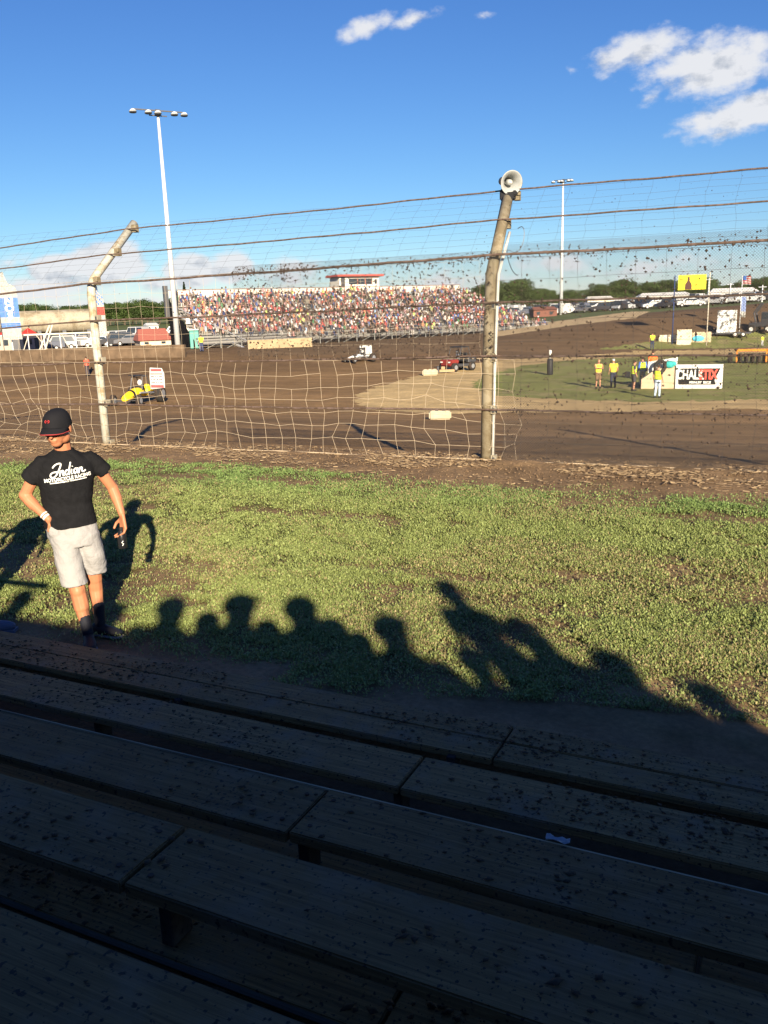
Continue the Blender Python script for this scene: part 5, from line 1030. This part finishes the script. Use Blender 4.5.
# barrier wall, porta potties, tent at the foot of the stand
def wall_run(name, label, cat, pts, h, th, m, posts=None, postm='wood_tan'):
    o0 = pts[0]; t = thing(name, label, cat, tuple(o0)); bm = bmesh.new()
    for a, b in zip(pts[:-1], pts[1:]):
        a, b = Vector(a)-Vector(o0), Vector(b)-Vector(o0); d = b-a; rz = math.atan2(d.y, d.x); n_ = Matrix.Rotation(rz, 3, 'Z'); c = (a+b)/2
        box(bm, c+Vector((0,0,h/2-.2)), (d.length, th, h+.4), n_)
    obj('wall_panel', bm, m, t)
    if posts:
        for (a, b) in zip(pts[:-1], pts[1:]):
            a, b = Vector(a)-Vector(o0), Vector(b)-Vector(o0); n_ = max(1, int((b-a).length/posts))
            for i in range(n_): q = a+(b-a)*(i/n_); bm = bmesh.new(); box(bm, q+Vector((0,0,h/2)), (.35,.35,h+.1)); obj('post', bm, postm, t)
    return t
dw = [hit(x, y) for x, y in ((-60,366),(0,362.5),(50,361),(100,359),(150,357),(186,357))]
wall_run('retaining_wall', 'brown dirt-covered retaining wall with timber posts along the far left track edge', 'wall', dw, 1.15, .5, mat('dirtwall', (.115,.078,.048), .95, var=.3, scale=1.5), 5.5)
wall_run('concrete_barrier', 'tan concrete barrier below the left part of the grandstand', 'barrier', [at_dist(248, 350, 93.0), at_dist(312, 348, 94.5)], 1.05, .3, mat('tanconc', (.42,.31,.18), .9, var=.2, scale=1))
for k, px_ in enumerate((193, 197.5)):
    b = at_dist(px_, 349, 98+k*.3); t = thing('portable_toilet', ('left' if k == 0 else 'right')+' one of two green portable toilets left of the grandstand', 'portable toilet', (b[0], b[1], float(T(b[0], b[1]))), facing(b)); bm = bmesh.new(); box(bm, (0,0,1.0), (.52,1.0,2.0)); bevel_all(bm, .05); obj('cabin', bm, mat('pt_green', (.05,.20,.17), .6), t); bm = bmesh.new(); box(bm, (0,-.52,.95), (.42,.03,1.7)); obj('door', bm, mat('pt_door', (.10,.30,.26), .6), t); bm = bmesh.new(); box(bm, (0,0,2.05), (.56,1.05,.12)); bevel_all(bm, .03); obj('roof', bm, 'white', t)
b = at_dist(202, 350, 101); t = thing('canopy_tent', 'pale cream sloped canopy beside the portable toilets', 'tent', (b[0], b[1], float(T(b[0], b[1]))), facing(b)); bm = bmesh.new(); vf = [bm.verts.new(v) for v in ((-1.5,0,1.9),(1.9,0,.6),(1.9,0,2.0),(-1.5,0,3.4))]; f = bm.faces.new(vf); r = bmesh.ops.extrude_face_region(bm, geom=[f]); bmesh.ops.translate(bm, verts=[v for v in r['geom'] if isinstance(v, bmesh.types.BMVert)], vec=(0,2,0)); obj('cover', bm, mat('cream_tarp', (.70,.66,.55), .8), t)
for xx in (-1.4, 1.8): bm = bmesh.new(); tube(bm, [(xx,.1,0),(xx,.1,2.2)], .05, 6); obj('leg', bm, 'steel', t)
# ------------------------------------------------------------------ LEFT PIT AREA
b = at_dist(52, 333, 128); z0 = float(T(b[0], b[1])); t = thing('storage_tank', 'long weathered cylindrical storage tank on cradles behind the left pit fence', 'tank', (b[0], b[1], z0), facing(b)+.02)
zc = CH+(318.6-321)/FPX*128*1.0-z0; rr_ = 10.0/FPX*128
zc = CH - (321.5-320.5)/FPX*128 - z0
bm = bmesh.new(); loft(bm, [((x, 0, zc), a, a, Vector((0,1,0)), Vector((0,0,1))) for x, a in ((-6.6,.3),(-6.5,rr_*.75),(-6.2,rr_*.95),(-6,rr_),(-3,rr_),(0,rr_),(3,rr_),(6,rr_),(6.2,rr_*.95),(6.5,rr_*.75),(6.6,.3))], 28); obj('shell', bm, mat('tankm', (.34,.30,.22), .6, dirt=(.21,.17,.11), dirt_amt=.6, dirt_scale=.6), t, smooth=True)
for xx in (-4.8, -1.6, 1.6, 4.8): bm = bmesh.new(); box(bm, (xx,0,(zc-rr_)/2+.1), (.5,2.2,zc-rr_+.5)); obj('cradle', bm, 'dark_steel', t)
bm = bmesh.new(); tube(bm, [(-2.9,-rr_-.05,zc-.6),(-1.7,-.6,zc+rr_*.95)], .07, 6); tube(bm, [(4.0,-rr_-.05,zc-.2),(4.6,-.6,zc+rr_*.95)], .05, 6); obj('pipe', bm, 'dark_steel', t)
def feather(label, px_, pyb, pyt, dist, wpx, scheme):
    b = at_dist(px_, pyb, dist); tp = at_dist(px_, pyt, dist); z0 = b[2]; zt = tp[2]-z0; k_ = dist/FPX; W = wpx*k_; g0 = float(T(b[0], b[1]))-z0
    t = thing('feather_flag', label, 'flag', (b[0], b[1], float(T(b[0], b[1]))), facing(b)); zo = -g0
    bm = bmesh.new(); tube(bm, [(0,0,0),(0,0,zo+zt*.8),(W*.12,0,zo+zt*.95),(W*.4,0,zo+zt)], .045, 6); obj('pole', bm, 'dark_steel', t)
    bm = bmesh.new(); nn = 24; g = {}
    for j in range(nn+1):
        f_ = j/nn; wd = W*(1 if f_ < .72 else max(.10, 1-((f_-.72)/.28)**1.6*.9)); x0_ = W*.02 if f_ < .8 else W*.02+W*.35*((f_-.8)/.2)**2
        for i in range(7): g[i, j] = bm.verts.new((x0_+wd*i/6*(1 if f_ < .8 else .75), .05*math.sin(i*.9+j*.4), zo+zt*f_))
    for j in range(nn):
        for i in range(6): f = bm.faces.new((g[i, j], g[i+1, j], g[i+1, j+1], g[i, j+1])); f.material_index = scheme(i, j/nn)
    bmesh.ops.solidify(bm, geom=bm.faces[:], thickness=.01); obj('flag_cloth', bm, ['white', mat('fl_blue', (.16,.34,.72), .7), mat('fl_red', (.75,.12,.10), .7), 'black'], t); return t, W, zt, zo
t, W, zt, zo = feather('large blue and white feather flag at the left edge of the picture', 3, 340, 272, 97, 16, lambda i, f: 0 if f < .14 else (1 if f < .24 else (0 if f < .30 else (1 if f < .62 else 0))))
for k, ch in enumerate('NOS'):
    text_obj('letters', ch, .95, 'print_white', t, frame_mat((W*.55, -.09, zo+zt*(.57-.11*k)), (1,0,0), (0,0,1)), bold=.04, sx=1.1)
feather('small red white and blue feather flag right behind the left fence post', 98, 336, 286, 96, 8, lambda i, f: 2 if .38 < f < .58 else (1 if (f > .62 and (i+int(f*22)) % 3 == 0) else (3 if f > .9 else 0)))
# red tents / trailers / pit fence / truss
def canopy(label, px_, py_, dist, wpx, m='red', hh=2.4):
    b = at_dist(px_, py_, dist); z0 = float(T(b[0], b[1])); W = wpx/FPX*dist; t = thing('canopy_tent', label, 'tent', (b[0], b[1], z0), facing(b)); bm = bmesh.new()
    v = [bm.verts.new((x, y, hh)) for x, y in ((-W/2,-1.5),(W/2,-1.5),(W/2,1.5),(-W/2,1.5))]; tp = bm.verts.new((0,0,hh+.7)); lo = [bm.verts.new((q.co.x, q.co.y, hh-.3)) for q in v]
    for i in range(4): bm.faces.new((v[i], v[(i+1) % 4], tp)); bm.faces.new((lo[i], lo[(i+1) % 4], v[(i+1) % 4], v[i]))
    obj('canopy', bm, m, t)
    for x in (-W/2, W/2):
        for y in (-1.5, 1.5): bm = bmesh.new(); box(bm, (x*.98, y*.98, hh/2), (.06,.06,hh)); obj('leg', bm, 'galv', t)
canopy('red canopy tent at the far left edge behind the retaining wall', 6, 345, 112, 22, hh=2.1); canopy('small red canopy tent left of the tank cradles', 30, 345, 118, 14, hh=2.2)
def trailer(label, px_, dist, wpx, hpx, m, win=True):
    b = at_dist(px_, 345, dist); z0 = float(T(b[0], b[1])); W = wpx/FPX*dist; H_ = hpx/FPX*dist; t = thing('trailer', label, 'trailer', (b[0], b[1], z0), facing(b)); bm = bmesh.new(); box(bm, (0,0,.5+H_/2), (W,2.3,H_)); bevel_all(bm, .08, 2); obj('body', bm, m, t)
    if win:
        bm = bmesh.new(); box(bm, (W*.25,-1.16,.5+H_*.5), (W*.22,.03,H_*.75)); obj('door', bm, 'dark_steel', t)
        for xx in (-.3, -.05): bm = bmesh.new(); box(bm, (W*xx,-1.16,.5+H_*.6), (W*.14,.03,H_*.35)); obj('window', bm, 'glass', t)
    for xx in (-.2, .2): wheel(t, (W*xx,-1.0,.35), .35, .22, 'white', ax=(0,1,0))
trailer('cream panelled trailer with a dark doorway at the far left edge', 8, 106, 26, 15, mat('tr_cream', (.42,.35,.27), .7)); trailer('pinkish white trailer right of the cream trailer', 32, 108, 18, 13, mat('tr_pink', (.42,.30,.26), .7))
trailer('white flat-roofed box trailer between the tank and the red roofed shed', 104, 128, 12, 8, mat('trw', (.4,.39,.36), .7))
b0 = at_dist(-20, 350, 98); b1 = at_dist(108, 350, 98); fr = thing('pit_fence', 'thin metal pit fence with diagonal bracing left of the grandstand', 'fence', (b0[0], b0[1], -1.5)); dv_ = Vector((b1[0]-b0[0], b1[1]-b0[1], 0)); bm = bmesh.new()
tube(bm, [(0,0,2.55), dv_+Vector((0,0,2.55))], .09, 6); tube(bm, [(0,0,1.0), dv_+Vector((0,0,1.0))], .035, 6); obj('rail', bm, mat('rail_pale', (.6,.58,.48), .7), fr)
for i in range(9): bm = bmesh.new(); q = dv_*(i/8); tube(bm, [q, q+Vector((0,0,2.6))], .06, 6); obj('post', bm, 'galv', fr)
for i, (a_, b_) in enumerate(((.42,.56),(.47,.58),(.56,.44),(.3,.38),(.72,.64),(.8,.9))): bm = bmesh.new(); tube(bm, [dv_*a_+Vector((0,0,.1)), dv_*b_+Vector((0,0,3.6 if i < 2 else 2.5))], .09 if i < 2 else .04, 6); obj('brace', bm, mat('br', (.55,.50,.40), .7), fr)
def shed(label, px_, dist, wpx, hh, wallm, roofm, depth=5, rh=1.2):
    b = at_dist(px_, 335, dist); z0 = float(T(b[0], b[1])); W = wpx/FPX*dist; t = thing('shed', label, 'building', (b[0], b[1], z0), facing(b)+.15); bm = bmesh.new(); box(bm, (0,0,hh/2), (W,depth,hh)); obj('wall', bm, wallm, t)
    bm = bmesh.new(); x = W/2+.25; y = depth/2+.3; v = [bm.verts.new(q) for q in ((-x,-y,hh-.05),(x,-y,hh-.05),(x,y,hh-.05),(-x,y,hh-.05),(-x*.8,0,hh+rh),(x*.8,0,hh+rh))]
    for f in ((0,1,5,4),(2,3,4,5),(1,2,5),(3,0,4),(3,2,1,0)): bm.faces.new([v[i] for i in f])
    obj('roof', bm, roofm, t)
    for xx in (-.3, .25): bm = bmesh.new(); box(bm, (W*xx,-depth/2-.03,hh*.5), (W*.14,.04,hh*.4)); obj('window', bm, 'glass', t)
    return t
shed('low shed with a faded red roof left of the floodlight mast', 152, 114, 28, .7, mat('shedw', (.55,.47,.35), .8), mat('shedr', (.33,.11,.08), .7), rh=1.35)
shed('distant white farm building on the green field', 152, 200, 10, 1.0, 'white', 'white', rh=.5)
shed('low red shed beyond the banking right of the grandstand', 543, 165, 22, 1.3, mat('rs', (.17,.07,.05), .8), mat('rs2', (.22,.09,.06), .8), rh=.5)
shed('long white roofed building behind the parked cars', 662, 215, 46, 2.0, mat('lw', (.6,.58,.52), .8), 'white', rh=.7); shed('white building at the right among the parked vehicles', 730, 225, 40, 2.0, mat('lw2', (.6,.58,.52), .8), 'white', rh=.9)
shed('cream building behind the banking in front of the trees', 598, 190, 24, 2.2, mat('cb', (.62,.56,.44), .8), mat('cbr', (.65,.62,.55), .8), rh=.6)
# ------------------------------------------------------------------ PARKED CARS
def car_proto(kind, color, cname):
    t = thing('parked_car', '', 'car'); m = mm('paint_'+cname, color, .35, spec=.5)
    Lc, Wc = 4.5, 1.75; top = {'sedan': 1.42, 'suv': 1.72, 'van': 2.1, 'pickup': 1.75}[kind]
    pr = {'sedan': [(-2.25,.35),(-2.2,.75),(-1.2,.95),(-.6,top),(.7,top),(1.4,1.0),(2.2,.95),(2.25,.35)], 'suv': [(-2.25,.35),(-2.2,.9),(-1.2,1.05),(-.7,top),(1.9,top),(2.2,1.1),(2.25,.35)], 'van': [(-2.4,.35),(-2.4,1.0),(-1.7,1.2),(-1.2,top),(2.3,top),(2.4,.35)], 'pickup': [(-2.5,.4),(-2.45,1.0),(-1.2,1.1),(-.7,top),(.4,top),(.6,1.1),(2.5,1.1),(2.5,.4)]}[kind]
    bm = bmesh.new()
    def y_of(z): return Wc/2 if z < 1.1 else Wc/2-(z-1.1)*.25
    lv = [bm.verts.new((x, -y_of(z), z)) for x, z in pr]; rv_ = [bm.verts.new((x, y_of(z), z)) for x, z in pr]; n_ = len(pr)
    bm.faces.new(lv); bm.faces.new(rv_[::-1])
    for i in range(n_): bm.faces.new((lv[i], rv_[i], rv_[(i+1) % n_], lv[(i+1) % n_]))
    obj('body', bm, m, t)
    z0, z1 = 1.0 if kind != 'van' else 1.25, top-.12; xa, xb = {'sedan': (-.85,.95), 'suv': (-.8,1.8), 'van': (-1.3,.2), 'pickup': (-.75,.4)}[kind]
    bm = bmesh.new()
    for sy in (-1, 1):
        vf = [bm.verts.new((x, sy*(y_of(z)+.012), z)) for x, z in ((xa-.15, z0+.02), (xb+.15, z0+.02), (xb-.15, z1), (xa+.12, z1))]; bm.faces.new(vf)
    obj('window', bm, 'glass', t)
    bm = bmesh.new(); vf = [bm.verts.new((pr[2][0]+.12+(top-pr[2][1])*.0+q*.0+(z-pr[2][1])*((pr[3][0]-pr[2][0])/(pr[3][1]-pr[2][1]))-.14, y, z)) for q, (y, z) in enumerate(((-.7,pr[2][1]+.05),(.7,pr[2][1]+.05),(.6,top-.08),(-.6,top-.08)))]; bm.faces.new(vf); obj('windscreen', bm, 'glass', t)
    for x in (-1.45, 1.45):
        for y in (-.78, .78): wheel(t, (x, y, .33), .33, .2, ax=(0,1,0))
    return t
protos = []
for kind, color, cn in (('sedan',(.46,.46,.45),'white'),('suv',(.03,.03,.035),'black'),('suv',(.48,.48,.47),'white'),('sedan',(.35,.36,.38),'silver'),('pickup',(.26,.05,.04),'red'),('van',(.50,.49,.47),'white'),('pickup',(.09,.10,.13),'slate'),('sedan',(.10,.10,.11),'dark grey')): protos.append([kind, cn, car_proto(kind, color, cn), False])
used = 0
def put_car(px_, dist, where, j=0):
    pr = protos[random.choice((0,0,0,1,1,2,2,3,3,3,5,6,1,7,7,7))]; b = at_dist(px_, 320, dist); z = float(T(b[0], b[1])); o = pr[2] if not pr[3] else copy_tree(pr[2]); pr[3] = True
    o.location = (b[0], b[1], z); o.rotation_euler = (0, 0, facing(b)+random.choice((0, 0, math.pi, .9, -.7))+random.uniform(-.2, .2)+j)
    tag(o, '%s %s parked %s' % (pr[1], pr[0], where), 'car', '%s %ss parked %s' % (pr[1], pr[0], where))
for row, (d, x0, x1, step) in enumerate(((158, 655, 775, 10), (172, 560, 775, 8), (186, 500, 775, 7.5), (200, 500, 775, 7), (218, 560, 780, 7), (238, 640, 780, 7))):
    xx = x0
    while xx < x1:
        if random.random() < .85: put_car(xx+random.uniform(-3, 3), d+random.uniform(-3, 3), 'in the crowded rows beyond the right-hand banking')
        xx += step*random.uniform(.9, 1.3)
for d, x0, x1 in ((118, 40, 175), (128, 100, 178), (140, 20, 178)):
    xx = x0
    while xx < x1:
        if random.random() < .8: put_car(xx, d+random.uniform(-2, 2), 'in the pit area left of the grandstand')
        xx += random.uniform(15, 24)
for pr in protos:
    if not pr[3]:
        for ch in list(pr[2].children_recursive): bpy.data.objects.remove(ch)
        bpy.data.objects.remove(pr[2])
# ------------------------------------------------------------------ TREES
def tree_mesh(seed, n=5200):
    rg = np.random.default_rng(seed); nb = 26; cx = rg.uniform(-.36, .36, nb); cy = rg.uniform(-.36, .36, nb); cz = .30+rg.uniform(0, .56, nb); rr = rg.uniform(.10, .22, nb)*(1.15-.5*np.clip(cz-.5, 0, 1))
    rr_c = np.hypot(cx, cy); sc_ = np.where(rr_c > .42*np.sqrt(np.clip(1.05-cz, .1, 1))*1.3, .75, 1); cx *= sc_; cy *= sc_
    k = rg.integers(0, nb, n); v = rg.normal(0, 1, (n, 3)); v /= np.linalg.norm(v, axis=1)[:, None]; rad = rr[k]*rg.uniform(.55, 1.1, n)**.6
    P = np.stack([cx[k], cy[k], cz[k]], -1)+v*rad[:, None]*np.array([1, 1, .8]); s = rg.uniform(.010, .024, n)
    a = rg.normal(0, 1, (n, 3)); a /= np.linalg.norm(a, axis=1)[:, None]; b = np.cross(a, v); b /= np.linalg.norm(b, axis=1)[:, None]+1e-6
    V_ = np.stack([P-a*s[:, None], P+b*s[:, None]*.8, P+a*s[:, None], P-b*s[:, None]*.8], 1).reshape(-1, 3); base = np.array([.055,.085,.022]); cc = base*(rg.uniform(.6, 1.5, (nb, 1))[k]*rg.uniform(.75, 1.25, (n, 1))); return np_mesh('crown', V_, np.arange(n*4).reshape(n, 4), np.repeat(cc, 4, 0))
tms = [tree_mesh(s) for s in range(5)]
for m_ in tms: m_.materials.append(M['leaf'])
tk = bmesh.new(); tube(tk, [(0,0,-.03),(.01,0,.2),(0,.01,.5)], [.03,.022,.01], 7)
for a_ in range(6): an = a_*1.05; tube(tk, [(0,0,.18+.04*a_), (.2*math.cos(an),.2*math.sin(an),.42+.05*a_)], [.014,.004], 5)
tkm = bpy.data.meshes.new('trunk'); tk.to_mesh(tkm); tk.free(); tkm.materials.append(M['trunk'])
def tree(px_, dist, h, where):
    b = at_dist(px_, 310, dist); t = thing('broadleaf_tree', 'dark green leafy tree '+where, 'tree', (b[0], b[1], float(T(b[0], b[1]))-.2), random.uniform(0, 6.28), 'trees '+where); w_ = random.uniform(1.0, 1.35)
    t.scale = (h*w_, h*w_, h); i = random.randrange(5)
    for nm_, me_ in (('crown', tms[i]), ('trunk', tkm)): o = bpy.data.objects.new(nm_, me_); C.objects.link(o); o.parent = t
def skyline(px_):
    pts = [(-40,300),(0,306),(20,306),(38,302),(60,307),(72,303),(88,306),(105,302),(130,300),(160,302),(185,300),(230,300),(500,283),(512,281),(530,288),(545,291),(560,290),(585,289),(605,283),(618,281),(632,282),(645,280),(665,283),(690,281),(705,279),(722,284),(735,283),(750,277),(768,279),(800,278)]
    return np.interp(px_, [p[0] for p in pts], [p[1] for p in pts])
for d, x0, x1, st, wh in ((275, -40, 240, 9, 'in the far treeline at left'), (300, -45, 240, 12, 'in the far treeline at left'), (262, 486, 800, 9, 'in the far treeline at right'), (290, 480, 810, 11, 'in the far treeline at right')):
    xx = x0
    while xx < x1:
        x = xx+random.uniform(-3, 3); b = at_dist(x, skyline(x)+random.uniform(-1.5, 3.5)+(0 if d < 280 else 1.5), d); h = b[2]-float(T(b[0], b[1])); tree(x, d+random.uniform(-6, 6), max(4, h*random.uniform(1.0, 1.28)), wh); xx += st
for px_, dist, h in ((186, 116, 7.6), (189, 118, 5)): 
    b = at_dist(px_, 310, dist); t = thing('conifer', ('tall' if h > 6 else 'short')+' dark conifer between the floodlight mast and the grandstand', 'tree', (b[0], b[1], float(T(b[0], b[1])))); rg = np.random.default_rng(int(h*10)); n_ = 2600; z = rg.uniform(.05, 1, n_)**.9; r_ = (1-z)*.2*rg.uniform(.3, 1, n_)**.5; a_ = rg.uniform(0, 6.28, n_); P_ = np.stack([r_*np.cos(a_), r_*np.sin(a_), z], -1)*h; s_ = .12; a1 = rg.normal(0, 1, (n_, 3)); a2 = rg.normal(0, 1, (n_, 3)); a1 *= s_/np.linalg.norm(a1, axis=1)[:, None]; a2 *= s_*.6/np.linalg.norm(a2, axis=1)[:, None]
    me_ = np_mesh('foliage', np.stack([P_-a1, P_+a2, P_+a1, P_-a2], 1).reshape(-1, 3), np.arange(n_*4).reshape(n_, 4), np.repeat(np.array([[.022,.035,.012]])*rg.uniform(.7, 1.3, (n_, 1)), 4, 0)); link_mesh('foliage', me_, 'leaf', t); bm = bmesh.new(); tube(bm, [(0,0,-.1),(0,0,h*.9)], [.12,.02], 6); obj('trunk', bm, 'trunk', t)
# distant utility poles
for px_, yb_, yt_, d in ((730, 296, 283, 190), (762, 298, 285, 150), (708, 300, 278, 180)):
    b = at_dist(px_, yb_, d); tp = at_dist(px_, yt_, d); t = thing('utility_pole', 'thin pole among the parked vehicles at right', 'pole', (b[0], b[1], float(T(b[0], b[1]))), 0, 'thin poles among the parked vehicles'); bm = bmesh.new(); tube(bm, [(0,0,0),(0,0,tp[2]-float(T(b[0], b[1])))], [.12,.09], 8); obj('pole', bm, 'galv', t); bm = bmesh.new(); box(bm, (0,0,tp[2]-float(T(b[0], b[1]))-.3), (1.2,.1,.1)); obj('crossarm', bm, 'galv', t)
